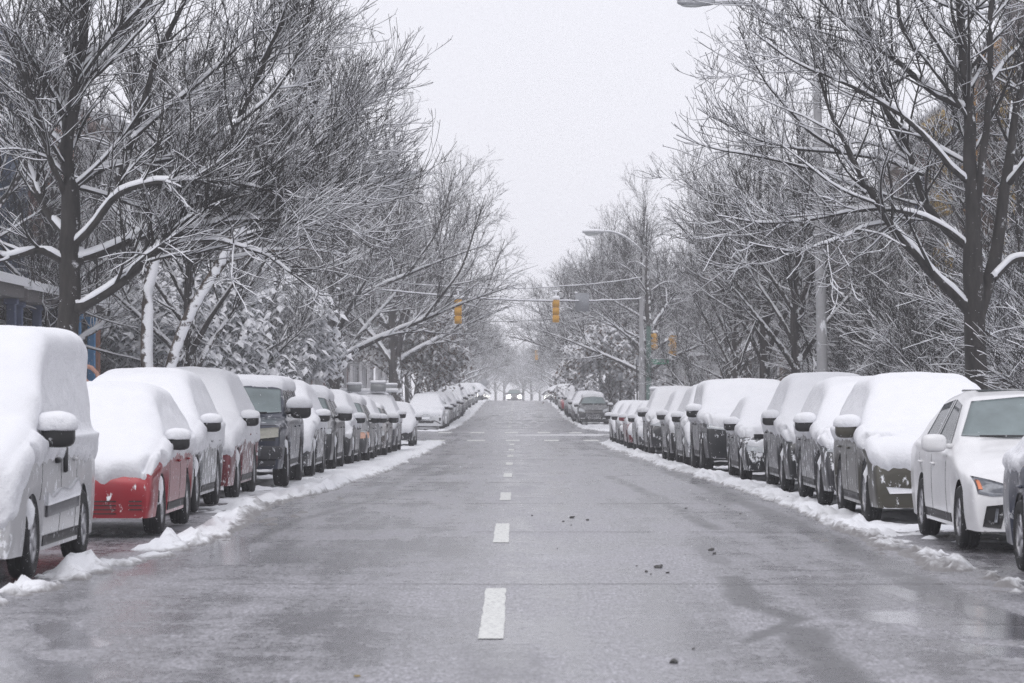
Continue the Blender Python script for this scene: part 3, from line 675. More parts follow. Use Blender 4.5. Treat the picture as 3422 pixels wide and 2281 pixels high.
def car(kind, x_in, y_axle, side, label, color, seed, q=1.0, snow='full', hs=.13, zf=.55, zside=.9, name='parked_car', cat='car', group='cars parked along the kerbs', stick=.3, extras=None, turn=0, mirror=1.0, sc=1.0, capc=None, roll=0.0, lights='std', patches=True, spokes=7, metal=.3):
    T = dict(TYPES[kind]); L, W = T['L'], T['W']
    if sc != 1.0: T['top'] = [(a, b * sc) for a, b in T['top']]; T['belt'] = [(a, b * (1 + (sc - 1) * .6)) for a, b in T['belt']]
    cx = side * (x_in + W / 2); cy = y_axle - T['fo'] + L / 2
    ya, yb = cy - L / 2 + T['fo'], cy - L / 2 + T['fo'] + T['wb']
    pitch = math.atan((gz(yb) - gz(ya)) / T['wb'])
    zmid = float((gz(ya) + gz(yb)) / 2) + .012
    e = empty(name, (cx, cy, zmid), -math.pi / 2 + turn, label, cat, group)
    e.rotation_euler = (0, float(pitch), -math.pi / 2 + turn)
    if snow == 'none': e['snowy'] = 0
    B = Body(T, q); mt = m_paint(f'paint_{color[0]:.2f}_{color[1]:.2f}_{color[2]:.2f}_{stick:.2f}', color, stick, metal)
    body = mk('body', B.G, B.F, mt, e)
    # underbody and wheel wells
    u = MB(); zs = T.get('sill', .24 if T['rw'] < .38 else .34)
    u.box((0, 0, zs + .16), (L - .5, W - .30, .26), .05).box((L / 2 - T['fo'], 0, zs + .35), (T['rw'] * 2.1, W - .5, .5)).box((L / 2 - T['fo'] - T['wb'], 0, zs + .35), (T['rw'] * 2.1, W - .5, .5))
    u.box((L / 2 - .32, 0, zs + .05), (.10, W - .55, .16), .03)
    u.tube([(-L / 2 + T['L'] - T['fo'] - T['wb'] - .0, -W * .42, T['rw']), (-L / 2 + T['L'] - T['fo'] - T['wb'], W * .42, T['rw'])], .05, 8)
    u.build('underbody', DARKUNDER, e)
    for xx in (L / 2 - T['fo'], L / 2 - T['fo'] - T['wb']):
        for s in (-1, 1): wheel(T, xx, s * (W / 2 - .125), s, e, q > 1.1, spokes=spokes)
    hx = L / 2
    zbelt = float(np.interp(T['cowl'] + .1, [p[0] for p in T['belt']], [p[1] for p in T['belt']]))
    zcowl = float(np.interp(T['cowl'], [p[0] for p in T['top']], [p[1] for p in T['top']]))
    zhdr = float(np.interp(T['hdr'], [p[0] for p in T['top']], [p[1] for p in T['top']]))
    zn = float(np.interp(.25, [p[0] for p in T['top']], [p[1] for p in T['top']])) * 1.0; zc = T['zc']
    yr = W / 2 - .10 - T.get('tum', .44) * (zhdr - zbelt)
    if snow in ('none', 'roof', 'part'):
        ws = B.patch('windshield', [(-yr - .0, zhdr - .05), (0, zhdr + .0), (yr, zhdr - .05)], [(-W / 2 + .17, zcowl + .05), (0, zcowl + .02), (W / 2 - .17, zcowl + .05)], GLASS, e, n=22, m=14, off=.012)
        wp = MB()
        for a in (-.45, .15): wp.box((0, 0, 0), (.02, .55, .02), .005); wp.v[-1] = wp.v[-1] + [hx - T['cowl'] - .06, a + .15, zcowl + .055]
        wp.build('wiper', BLACK, e)
    if snow in ('none', 'roof', 'part') or patches == 'side':
        for s in (-1, 1):
            f0 = hx - T['cowl'] - .38; f1 = hx - T['hdr'] - .12; mid = hx - T['hdr'] - .62; r1 = hx - L + 1.15; zr = zhdr - .02
            def zr_(xx): return float(np.interp(hx - xx, [p[0] for p in T['top']], [p[1] for p in T['top']])) - .12
            B.patch('side_window', [(f1, zr_(f1)), (mid + .04, zr_(mid))], [(f0, zbelt + .05), (mid + .04, zbelt + .06)], GLASSD, e, 'side', 8, 6, .005, s)
            B.patch('side_window', [(mid - .05, zr_(mid)), ((mid + r1) / 2, zr_((mid + r1) / 2)), (r1 + .15, zr_(r1 + .15))], [(mid - .05, zbelt + .06), (r1, zbelt + .08)], GLASSD, e, 'side', 8, 6, .005, s)
    if lights and patches:
        z0, z1 = (zn - .20, zn - .04)
        for s in (-1, 1):
            if lights == 'square': a, b, z0, z1 = W * .22, W * .445, .80, 1.0
            elif lights == 'round': a, b, z0, z1 = W * .30, W * .42, zn - .24, zn - .06
            else: a, b = W * .27, W * .455
            B.patch('headlight', [(s * a, z1 - .03), (s * b, z1 - (.0 if lights != 'std' else -.0))], [(s * a, z0), (s * b, z0 + .04)], LAMPIV if lights == 'square' else LAMPG, e, n=7, m=4, off=.012)
        B.patch('grille', [(-W * .2, zn - .08), (W * .2, zn - .08)], [(-W * .17, zn - .22), (W * .17, zn - .22)], BLACK, e, n=9, m=4, off=.010)
        B.patch('lower_intake', [(-W * .26, zc - .04), (W * .26, zc - .04)], [(-W * .22, zc - .17), (W * .22, zc - .17)], BLACK, e, n=9, m=4, off=.010)
        B.patch('number_plate', [(-.15, zc + .075), (.15, zc + .075)], [(-.15, zc - .03), (.15, zc - .03)], m_plain('number_plate_snowy', (.35, .36, .38), .5, 0, .3, 20, .5, 20), e, n=4, m=3, off=.02)
    if q > 1.1:
        s = -side  # road-facing flank
        hz_ = zbelt - .12
        for k, xx in enumerate((hx - T['cowl'] - 1.15, hx - T['cowl'] - 2.1)):
            h, nn = B.ray((xx, s * 3, hz_), (0, -s, 0))
            if h: MB().box((xx, h.y + s * .015, hz_), (.19, .035, .03), .01).build('door_handle', mt, e, True)
        for xx in (hx - T['cowl'] - .28, hx - T['cowl'] - 1.32, hx - T['cowl'] - 2.25):
            B.patch('door_seam', [(xx + .006, zbelt - .02), (xx - .006, zbelt - .02)], [(xx + .006, zs + .08), (xx - .006, zs + .08)], BLACK, e, 'side', 2, 10, .002, s)
        B.patch('sill_trim', [(hx - T['fo'] - T['rw'] - .12, zs + .10), (hx - T['fo'] - T['wb'] + T['rw'] + .12, zs + .10)], [(hx - T['fo'] - T['rw'] - .12, zs + .01), (hx - T['fo'] - T['wb'] + T['rw'] + .12, zs + .01)], BLACK, e, 'side', 12, 3, .008, s)
    cov = None
    cow, hd = T['cowl'], T['hdr']
    if snow == 'roof': cov = lambda s, y, z, n: np.clip((s - hd + .02 + n * .05) / .12, 0, 1) * np.clip((z - (zhdr - .13) + n * .05) / .1, 0, 1)
    if snow == 'part': cov = lambda s, y, z, n: 1 - np.clip((s - cow + .04 + n * .05) / .08, 0, 1) * np.clip((hd - s + n * .06) / .08, 0, 1) * np.clip((W / 2 - .22 - np.abs(y) + n * .05) / .05, 0, 1)
    if snow == 'none': cov = None
    if snow in ('full', 'roof', 'part'):
        G = snow_sheet(B, q, seed, hs, zf, zside, cov)
        mk('snow_cover', G, B.F, SNOW, e)
    for s in (-1, 1):
        mirror_part(T, B, mt, e, hx - T['cowl'] - .30, zbelt + .10 * mirror, s, snow != 'none', mirror, capc)
    if extras: extras(B, T, e, mt)
    return e
DK = (.010, .011, .014); GR = (.06, .063, .068); SV = (.24, .25, .26); WH = (.72, .73, .74); RD = (.30, .004, .014); NV = (.022, .03, .06); OL = (.06, .055, .038); DR = (.16, .012, .02); BLU = (.022, .03, .055)
# --- extras
def red_front(B, T, e, mt):
    W = T['W']; z = .40
    for k in range(4):
        B.patch('bumper_slat', [(-.42, z + .0 - k * .045), (.42, z - k * .045)], [(-.42, z - .012 - k * .045), (.42, z - .012 - k * .045)], BLACK, e, n=9, m=2, off=.010)
    for s in (-1, 1):
        for k in range(3): B.patch('bumper_slat', [(s * .56, z - .0 - k * .045), (s * .70, z - k * .045)], [(s * .56, z - .012 - k * .045), (s * .70, z - .012 - k * .045)], BLACK, e, n=5, m=2, off=.010)
def van_side(B, T, e, mt):
    hx = T['L'] / 2
    B.patch('side_moulding', [(hx - 1.35, .60), (hx - 3.2, .63)], [(hx - 1.35, .50), (hx - 3.2, .53)], m_plain('grey_moulding', (.13, .13, .14), .5, 0, .2, 10, .1), e, 'side', 10, 3, .022, 1)
    B.patch('snow_ledge', [(hx - 1.3, .72), (hx - 1.6, .66), (hx - 2.1, .74), (hx - 2.6, .70), (hx - 3.1, .80), (hx - 3.25, .70)], [(hx - 1.3, .60), (hx - 3.2, .63)], SNOW, e, 'side', 20, 4, .03, 1)
    MB().box((hx - 1.95, T['W'] / 2 + .01, .98), (.20, .05, .05), .015).build('door_handle', BLACK, e, True)
    MB().box((hx - 2.35, T['W'] / 2 + .01, .98), (.06, .05, .24), .015).build('door_handle', BLACK, e, True)
def _noop(): pass
def pickup_front(B, T, e, mt):
    W = T['W']
    hx = T['L'] / 2
    MB().box((hx + .03, 0, .585), (.16, W - .06, .22), .04).box((hx + .0, 0, .42), (.12, W - .3, .12), .03).build('bumper', m_plain('bumper_dark', (.035, .035, .04), .45, .2, .3, 12, .2), e, True)
    MB().box((hx + .115, -.55, .59), (.02, .34, .13), .008).build('number_plate', m_plain('plate_grey', (.10, .11, .12), .4), e)
    MB().box((hx + .115, .42, .59), (.02, .34, .13), .008).build('number_plate', m_plain('plate_grey', (.10, .11, .12), .4), e)
    for s in (-1, 1): B.patch('lamp_bezel', [(s * W * .21, 1.03), (s * W * .455, 1.03)], [(s * W * .21, .775), (s * W * .455, .775)], BLACK, e, n=7, m=4, off=.006)
    B.patch('grille_bar', [(-W * .2, .95), (W * .2, .95)], [(-W * .2, .91), (W * .2, .91)], SNOW, e, n=9, m=3, off=.02)
    B.patch('paper', [(.25, 1.34), (.55, 1.34)], [(.22, 1.24), (.6, 1.24)], m_plain('paper_sunshade', (.45, .55, .50), .6), e, n=5, m=3, off=.008)
def ioniq_front(B, T, e, mt):
    W = T['W']; hx = T['L'] / 2
    for s in (-1, 1):
        B.patch('headlight', [(s * .50, .665), (s * .68, .715), (s * .82, .745)], [(s * .50, .565), (s * .66, .555), (s * .80, .58)], m_plain('headlamp_clear', (.16, .17, .19), .08, .3, .8, 25), e, n=9, m=5, off=.010)
        B.patch('indicator', [(s * .77, .70), (s * .80, .71)], [(s * .75, .62), (s * .79, .62)], AMBER, e, n=3, m=4, off=.016)
        B.patch('fog_lamp_recess', [(s * .52, .48), (s * .72, .46)], [(s * .58, .24), (s * .76, .26)], BLACK, e, n=6, m=7, off=.008)
        B.patch('lamp_strip', [(s * .60, .44), (s * .63, .44)], [(s * .62, .30), (s * .65, .30)], m_plain('headlamp_clear', (.16, .17, .19), .08), e, n=3, m=5, off=.02)
    B.patch('lower_intake', [(-.4, .33), (.4, .33)], [(-.4, .25), (.4, .25)], BLACK, e, n=12, m=3, off=.008)
    MB().box((-.8, 0, 1.60), (1.2, .80, .03), .012).build('sunroof', GLASSD, e, True)
def rack(B, T, e, mt):
    m = MB(); s = MB()
    for y in (-.62, .62): m.box((-.3, y, 1.78), (1.7, .04, .04), .01)
    for x in (.3, -.9): m.box((x, 0, 1.82), (.05, 1.5, .03), .01)
    m.box((.25, -.45, 1.93), (.35, .42, .20), .02).box((.25, .28, 1.95), (.4, .46, .24), .02).box((-.9, .45, 1.92), (.5, .7, .2), .02)
    s.box((.25, -.45, 2.07), (.42, .48, .10), .045).box((.25, .28, 2.12), (.46, .52, .11), .05).box((-.9, .45, 2.06), (.56, .76, .09), .04).tube([(.34, -.9, 1.87), (.34, .9, 1.87)], .06, 8).tube([(-.85, -.8, 1.87), (-.85, .8, 1.87)], .06, 8)
    r = m.build('roof_rack', m_plain('rack_grey', (.3, .31, .32), .5, .3), e, True); s.build('rack_snow', SNOW, r, True)
def orange_lamp(B, T, e, mt):
    B.patch('indicator', [(.50, .70), (.83, .72)], [(.50, .55), (.83, .57)], m_plain('indicator_lens', (.62, .36, .27), .25, 0, .4, 30), e, n=6, m=4, off=.016)
def ledge(B, T, e, mt):
    B.patch('snow_ledge', [(-.74, .46), (-.3, .43)], [(-.70, .38), (-.3, .39)], SNOW, e, n=8, m=4, off=.035)
    B.patch('snow_ledge', [(.2, .43), (.7, .46)], [(.2, .39), (.7, .38)], SNOW, e, n=8, m=4, off=.03)
    B.patch('lower_intake', [(-.3, .36), (.3, .36)], [(-.3, .26), (.3, .26)], BLACK, e, n=8, m=4, off=.01)
def fog(B, T, e, mt):
    hx = T['L'] / 2
    for s in (-1, 1): MB().lathe([(.001, hx - .06), (.06, hx - .062), (.085, hx - .08), (.085, hx - .2)], (0, s * .66, .48), 'x', 16).build('fog_lamp', LAMPG, e, True)
def benz(B, T, e, mt):
    W = T['W']
    B.patch('grille_bar', [(-.42, .80), (0, .81), (.42, .80)], [(-.36, .62), (0, .60), (.36, .62)], m_plain('grille_silver', (.35, .36, .38), .35, .5, .4, 20, .3), e, n=9, m=4, off=.014)
    for s in (-1, 1):
        B.patch('bumper_strip', [(s * .45, .50), (s * .62, .44), (s * .8, .33)], [(s * .45, .46), (s * .60, .40), (s * .78, .29)], BLACK, e, n=8, m=3, off=.012)
        B.patch('air_inlet', [(s * .70, .62), (s * .80, .62)], [(s * .72, .46), (s * .80, .47)], BLACK, e, n=4, m=4, off=.012)
    B.patch('number_plate_snow', [(-.25, .66), (.25, .66)], [(-.25, .56), (.25, .56)], SNOW, e, n=6, m=3, off=.05)
def fiesta(B, T, e, mt):
    W = T['W']
    for s in (-1, 1): B.patch('headlight', [(s * .50, .80), (s * .80, .95)], [(s * .48, .68), (s * .82, .74)], LAMPG, e, n=7, m=5, off=.012)
    B.patch('grille', [(-.45, .60), (.45, .60)], [(-.36, .32), (.36, .32)], m_plain('grille_snowy', (.03, .03, .035), .5, 0, .3, 20, .38, 26), e, n=9, m=6, off=.010)
    for s in (-1, 1): B.patch('snow_ledge', [(s * .5, .37), (s * .8, .37)], [(s * .5, .33), (s * .8, .34)], SNOW, e, n=5, m=3, off=.03)
def body_part(o, label): 
    o['label'] = label
# --- left row, nearest first
car('van', 4.09, 25.1, -1, 'white high roofed van plastered with snow, at the left picture edge', (.50, .50, .51), 1, 2.6, hs=.17, zf=.50, zside=.93, name='parked_van', cat='van', stick=.22, extras=van_side, mirror=1.25, patches=False, metal=.15)
car('hatch', 3.93, 32.9, -1, 'bright red hatchback under thick snow with bare red front bumper', RD, 2, 2.6, hs=.15, zf=.66, zside=.80, stick=.13, extras=red_front, sc=1.02, patches=False)
car('suv', 4.18, 38.8, -1, 'silver snow covered car directly behind the red hatchback', SV, 3, 2.0, hs=.14, zf=.42, zside=.80, stick=.36, sc=1.06)
car('suv', 4.12, 43.9, -1, 'dark red snow covered car with round fog lamp beside the blue truck', DR, 4, 2.0, hs=.14, zf=.68, zside=.80, stick=.34, extras=fog, sc=1.09, lights=None, capc=BLACK)
car('bigsuv', 3.84, 49.6, -1, 'dark blue truck with clear windshield and ivory square headlights', BLU, 5, 2.2, 'roof', hs=.07, name='parked_truck', cat='truck', stick=.20, extras=pickup_front, lights='square', mirror=1.5, sc=.99)
car('suv', 3.80, 55.8, -1, 'snow blanketed grey car right behind the dark blue truck', GR, 6, 1.8, hs=.14, zf=.48, zside=.86, stick=.36, sc=1.02)
car('suv', 3.80, 62.3, -1, 'black car with bare windshield, alloy wheel and large uncovered mirror', DK, 7, 1.8, 'roof', hs=.12, stick=.10, mirror=1.3, sc=1.0, spokes=10)
car('hatch', 3.72, 67.6, -1, 'black hatchback with smooth snow hood and bare black bumper', DK, 8, 1.6, hs=.14, zf=.66, zside=.84, stick=.12, sc=1.06, capc=BLACK)
car('hatch', 3.60, 72.6, -1, 'dark grey car with orange indicator lamp and half cleared windshield', GR, 9, 1.6, 'roof', hs=.12, stick=.14, extras=orange_lamp, sc=1.03)
car('hatch', 3.66, 77.6, -1, 'snow covered grey hatchback behind the car with orange indicator', GR, 10, 1.2, hs=.13, zf=.55, zside=.85, stick=.3)
car('sedan', 3.60, 82.6, -1, 'dark brown car with cleared side window and bare mirror', (.06, .05, .045), 11, 1.2, 'roof', hs=.05, stick=.15, mirror=1.2)
car('suv', 3.58, 88.9, -1, 'snowy dark car with snow covered boxes on its roof rack', (.05, .05, .06), 12, 1.5, hs=.15, zf=.75, zside=.84, stick=.25, extras=rack)
car('hatch', 3.50, 101.5, -1, 'small dark snow covered car, last before the crossing on the left', DK, 13, 1.2, hs=.13, zf=.45, zside=.7, stick=.2, sc=.92)
# --- right row, nearest first
car('sedan', 4.42, 23.3, 1, 'dark navy car cut off by the right picture edge', NV, 14, 2.4, hs=.10, zf=.8, zside=.93, stick=.15, sc=1.0, patches=False)
car('sedan', 4.46, 29.9, 1, 'clean white sedan with bare windshield and amber lamp corner', (.82, .82, .83), 15, 2.6, 'none', stick=-.10, extras=ioniq_front, sc=1.13, patches=False, mirror=1.1, capc=m_paint('mirror_white', (.8, .8, .81), -.1, .0), metal=.0)
car('suv', 4.20, 35.8, 1, 'olive brown car deep in snow with bare lower bumper', OL, 16, 2.6, hs=.15, zf=.66, zside=.94, stick=.20, sc=1.0, lights=None, patches=False, extras=ledge, mirror=1.15, capc=m_paint('mirror_olive', OL, .1))
car('suv', 4.24, 41.6, 1, 'snow covered dark grey car left of the olive one', (.04, .04, .046), 17, 2.0, hs=.14, zf=.78, zside=.92, stick=.3, sc=1.0, mirror=1.1, capc=BLACK)
car('suv', 4.22, 47.2, 1, 'black snow covered car with patches of snow on its dark bumper', DK, 18, 1.9, hs=.15, zf=.82, zside=.9, stick=.25, sc=1.05)
car('sedan', 3.98, 52.6, 1, 'low black sedan under snow between two taller snowy cars', DK, 19, 1.8, hs=.14, zf=.66, zside=.82, stick=.32)
car('bigsuv', 3.66, 58.5, 1, 'large black vehicle with smooth snow blanket and bare dark grille', DK, 20, 1.9, hs=.15, zf=.93, zside=1.0, stick=.2, mirror=1.1, sc=.95)
car('minivan', 3.74, 66.3, 1, 'snow covered silver minivan showing one mirror beyond the large black vehicle', SV, 21, 1.4, hs=.14, zf=.5, zside=.9, stick=.32)
car('suv', 3.70, 72.3, 1, 'snow covered black car with a small pale lamp in its bumper', DK, 22, 1.4, hs=.14, zf=.76, zside=.9, stick=.25)
car('suv', 3.74, 84.0, 1, 'tall dark vehicle in full snow cover, just nearer than the grey one', DK, 23, 1.4, hs=.15, zf=.82, zside=.95, stick=.25, sc=1.08, mirror=1.15)
car('sedan', 3.66, 90.0, 1, 'small grey car in snow close behind the tall dark vehicle', GR, 24, 1.1, hs=.13, zf=.5, zside=.8, stick=.3)
car('sedan', 3.60, 96.4, 1, 'dark red car with red mirror, snow covered, near the crossing', DR, 25, 1.1, hs=.13, zf=.45, zside=.8, stick=.3, capc=m_paint('mirror_red', (.25, .02, .03), .1))
car('sedan', 3.55, 102.4, 1, 'dark snow covered sedan, second last before the crossing on the right', DK, 26, 1.1, hs=.13, zf=.5, zside=.8, stick=.3)
car('hatch', 3.50, 108.2, 1, 'grey snow covered hatchback, last before the crossing on the right', GR, 27, 1.1, hs=.13, zf=.4, zside=.75, stick=.35, sc=.95)
# --- beyond the crossing
car('suv', 3.62, 147.0, -1, 'white car with silver grille, first beyond the crossing on the left', (.60, .61, .63), 28, 1.4, hs=.14, zf=.74, zside=.95, stick=0, extras=benz, metal=.15)
far_left = [('hatch', 154, WH, 'roof', 'white car with clear side windows'), ('suv', 161, GR, 'full', 'snow covered grey car'), ('sedan', 167.5, DK, 'full', 'snow covered dark sedan'), ('suv', 174, SV, 'full', 'snow covered silver car'),
            ('sedan', 181, GR, 'full', 'low snowy grey sedan'), ('bigsuv', 189, SV, 'full', 'large silver snowy vehicle with bare wheel'), ('suv', 198, DK, 'full', 'dark snowy car'), ('sedan', 208, GR, 'full', 'grey sedan in snow'),
            ('suv', 219, DK, 'full', 'black snowy car'), ('hatch', 232, GR, 'full', 'small snowy hatchback'), ('minivan', 246, SV, 'full', 'snowy minivan'), ('suv', 262, SV, 'part', 'silver car with bare windshield on the rise')]
for k, (kd, y, c, sn, lb) in enumerate(far_left):
    car(kd, 3.55 + .1 * math.sin(k), y, -1, f'{lb}, {ordn[k + 1]} beyond the crossing on the left', c, 40 + k, .8, sn, hs=.14, zf=.6, zside=.9, stick=.3, patches=sn != 'full')
car('hatch', 3.42, 163.0, 1, 'black hatchback with clear windshield, first beyond the crossing on the right', DK, 29, 1.5, 'roof', hs=.16, stick=.16, extras=fiesta, sc=1.08, turn=0, patches=False)
far_right = [('suv', 170, DK, 'dark snowy car'), ('minivan', 177, GR, 'snow covered grey minivan'), ('bigsuv', 185, SV, 'tall snow covered vehicle'), ('box', 194, WH, 'boxy white vehicle with flat snowy roof'), ('suv', 203, SV, 'snow covered silver car'),
             ('sedan', 213, RD, 'bright red car showing its flank'), ('suv', 223, WH, 'white snowy car'), ('minivan', 234, SV, 'snowy silver minivan'), ('suv', 246, DK, 'dark snowy car on the slope'), ('sedan', 258, GR, 'grey snowy sedan on the slope')]
for k, (kd, y, c, lb) in enumerate(far_right):
    car(kd, 3.25 + .08 * math.sin(k * 2), y, 1, f'{lb}, {ordn[k + 1]} beyond the crossing on the right', c, 60 + k, .8, 'full', hs=.14, zf=.6, zside=.9, stick=.3 if c is not RD else .05, patches=False)
# cars down the far side of the rise share their meshes
pr = [car('suv', 3.3, 300, -1, 'hazy snow covered car beyond the rise, left side', GR, 80, .6, patches=False, group='hazy cars beyond the rise'), car('sedan', 3.4, 300, 1, 'hazy snow covered car beyond the rise, right side', GR, 81, .6, patches=False, group='hazy cars beyond the rise')]
for side, p, s in (('left', pr[0], -1), ('right', pr[1], 1)):
    km = kidmap_of(p)
    for k in range(7):
        y = 309 + k * 9.5 + 2 * math.sin(k * 3 + s); o = copy_tree(p, km); o.location = (s * 4.25, y, float(gz(y))); o.rotation_euler = (0, math.atan(float(gz(y + 1) - gz(y - 1)) / 2), -math.pi / 2)
# oncoming car with lit headlights
def lamps_on(B, T, e, mt):
    em = bpy.data.materials.new('lit_headlamp'); em.use_nodes = True; b = em.node_tree.nodes['Principled BSDF']; b.inputs['Emission Color'].default_value = (1, .99, .93, 1); b.inputs['Emission Strength'].default_value = 220
    for s in (-1, 1): MB().ell((T['L'] / 2 - .04, s * .70, .72), (.14, .21, .17), .9, 14, 10).build('headlight', em, e, True)
car('suv', -1.20, 368, 1, 'oncoming car with bright headlights cresting the rise', (.10, .10, .11), 90, 1.2, 'none', stick=.0, name='moving_car', group=None, extras=lamps_on, patches=False, capc=BLACK)
# ------------------------------------------------------------------ street surfaces
def m_road():
    m, t, b = nt('wet_street')
    fine = noise_node(t, 22, 6, .7); mid = noise_node(t, 1.6, 6, .6); big = noise_node(t, .28, 4, .5); track = noise_node(t, 1.0, 5, .6, stretch=(2.2, .16, 1))
    fine2 = noise_node(t, 7, 8, .75)
    film = math_(t, 'ADD', math_(t, 'MULTIPLY', fine, .35), math_(t, 'MULTIPLY', mid, .30)); film = math_(t, 'ADD', film, math_(t, 'MULTIPLY', fine2, .35))
    film = math_(t, 'ADD', film, math_(t, 'MULTIPLY', math_(t, 'SUBTRACT', big, .5), .35))
    film = math_(t, 'ADD', film, math_(t, 'MULTIPLY', math_(t, 'SUBTRACT', track, .5), .45))
    fr = ramp(t, film, .44, .575)
    c = mixc(t, fr, (.125, .122, .130), (.275, .27, .288))     # dark wet concrete to thin grey slush film
    spk = ramp(t, noise_node(t, 26, 4, .75), .60, .68); c = mixc(t, math_(t, 'MULTIPLY', spk, .3), c, (.62, .62, .66))
    gr = noise_node(t, 42, 3, .85, stretch=(1, .20, 1)); gr2 = noise_node(t, 15, 4, .8, stretch=(1, .3, 1))
    c = mixc(t, 1.0, c, ramp(t, gr, .38, .62, (.45, .45, .46, 1), (1.65, 1.65, 1.67, 1)), 'MULTIPLY')
    c = mixc(t, 1.0, c, ramp(t, gr2, .38, .62, (.75, .75, .75, 1), (1.25, 1.25, 1.26, 1)), 'MULTIPLY')
    ta = node(t, 'ShaderNodeAttribute', attribute_name='tar').outputs['Fac']; wa = node(t, 'ShaderNodeAttribute', attribute_name='wet').outputs['Fac']
    tf = ramp(t, math_(t, 'ADD', ta, math_(t, 'MULTIPLY', math_(t, 'SUBTRACT', mid, .5), .5)), .25, .85)
    c = mixc(t, math_(t, 'MULTIPLY', tf, .85), c, (.062, .06, .066))
    t.links.new(c, b.inputs['Base Color'])
    pud = ramp(t, noise_node(t, .55, 3, .5, stretch=(1.4, .5, 1)), .60, .68)
    wf = ramp(t, math_(t, 'ADD', wa, math_(t, 'MULTIPLY', math_(t, 'SUBTRACT', fine2, .5), .9)), .3, .7)
    r = mixc(t, fr, (.20,) * 3, (.45,) * 3); r = mixc(t, math_(t, 'MULTIPLY', pud, .25), r, (.07,) * 3); r = mixc(t, wf, r, (.06,) * 3)
    t.links.new(r, b.inputs['Roughness']); b.inputs['Specular IOR Level'].default_value = .8
    bm = bump(t, b, mixc(t, .3, fine, mid), .22, .006)
    return m
ROAD = m_road()
def sheet(name, xs, ys, dz, mat, kind='structure', zf=None):
    X, Y = np.meshgrid(xs, ys); Z = gz(Y) + dz
    if zf is not None: Z = Z + zf(X, Y)
    o = mk(name, np.stack([X, Y, Z], -1), gridfaces(len(ys), len(xs)), mat, smooth=True); tag(o, kind=kind); return o
gp = lambda x, y: ((x - 1186) / 6750 * (10800 / (y - 900)), 10800 / (y - 900))
def seg_mask(X, Y, segs, soft=.5):
    """soft-edged blotches along measured lines; Y is squeezed so a blotch keeps its shape on the ground"""
    wx = X + .10 * fbm(P3(X * 2.2, Y * .8, 3), 4); wy = Y + .5 * fbm(P3(X * 1.5, Y * .5, 8), 3); M = np.zeros_like(X)
    for pts, w, k in segs:
        for (ax, ay), (bx, by) in zip(pts[:-1], pts[1:]):
            vx, vy = bx - ax, by - ay; L2 = vx * vx + vy * vy; t_ = np.clip(((wx - ax) * vx + (wy - ay) * vy) / L2, 0, 1)
            dx, dy = wx - ax - t_ * vx, (wy - ay - t_ * vy) * .45; d = np.sqrt(dx * dx + dy * dy)
            M = np.maximum(M, k * np.clip((w - d) / (w * soft) + .5, 0, 1))
    return M
TAR = [([gp(1670, 1325), gp(1720, 1385), gp(1815, 1415)], .13, .9), ([gp(1815, 1415), gp(1730, 1475)], .07, .9), ([gp(1840, 1440), gp(1880, 1500), gp(1990, 1590)], .16, .9), ([gp(1400, 1092), gp(1480, 1130), gp(1590, 1185), gp(1640, 1215)], .13, .8),
       ([gp(985, 1090), gp(1040, 1075)], .25, .8), ([gp(520, 1260), gp(700, 1190), gp(850, 1150)], .11, .7), ([gp(1385, 1018), gp(1480, 1055), gp(1620, 1115), gp(1780, 1185), gp(1960, 1265), gp(2180, 1370), gp(2400, 1480)], .20, .75), ([gp(1620, 1255), gp(1650, 1290)], .12, .6),
       ([(1.4, 200), (1.5, 184)], .3, .9), ([(-2.2, 176), (-1.2, 205)], .35, .7), ([gp(1140, 1490), gp(1170, 1568)], .30, .5), ([gp(850, 1150), gp(1000, 1050), gp(1040, 1020)], .16, .6), ([(-1.55, 20), (-1.5, 110)], .22, .28), ([(1.35, 20), (1.25, 110)], .22, .28), ([(-.3, 150), (-.9, 290)], .3, .3)]
WET = [([gp(120, 1440), gp(200, 1470)], .20, .8), ([gp(515, 1235), gp(530, 1290)], .20, 1), ([gp(0, 1500), gp(190, 1545)], .2, .8), ([gp(2080, 1420), gp(2290, 1450)], .32, 1), ([gp(2060, 1350), gp(2180, 1390)], .15, 1), ([gp(2180, 1480), gp(2330, 1500)], .2, .9), ([gp(2230, 1400), gp(2352, 1430)], .2, .8)]
xs = np.linspace(-6.35, 6.35, 150); ys = np.concatenate([np.arange(-20, 14, 4.), 14 * 1.0065 ** np.arange(0, 470)]); ys = np.concatenate([ys[ys < 290], np.arange(290, 700, 5.)])
X, Y = np.meshgrid(xs, ys); tar = seg_mask(X, Y, TAR, .7); wet = seg_mask(X, Y, WET, .9)
o = mk('road', np.stack([X, Y, gz(Y)], -1), gridfaces(len(ys), len(xs)), ROAD); tag(o, kind='structure')
for nm, ar in (('tar', tar), ('wet', wet)): a = o.data.attributes.new(nm, 'FLOAT', 'POINT'); a.data.foreach_set('value', ar.ravel().astype(np.float32))
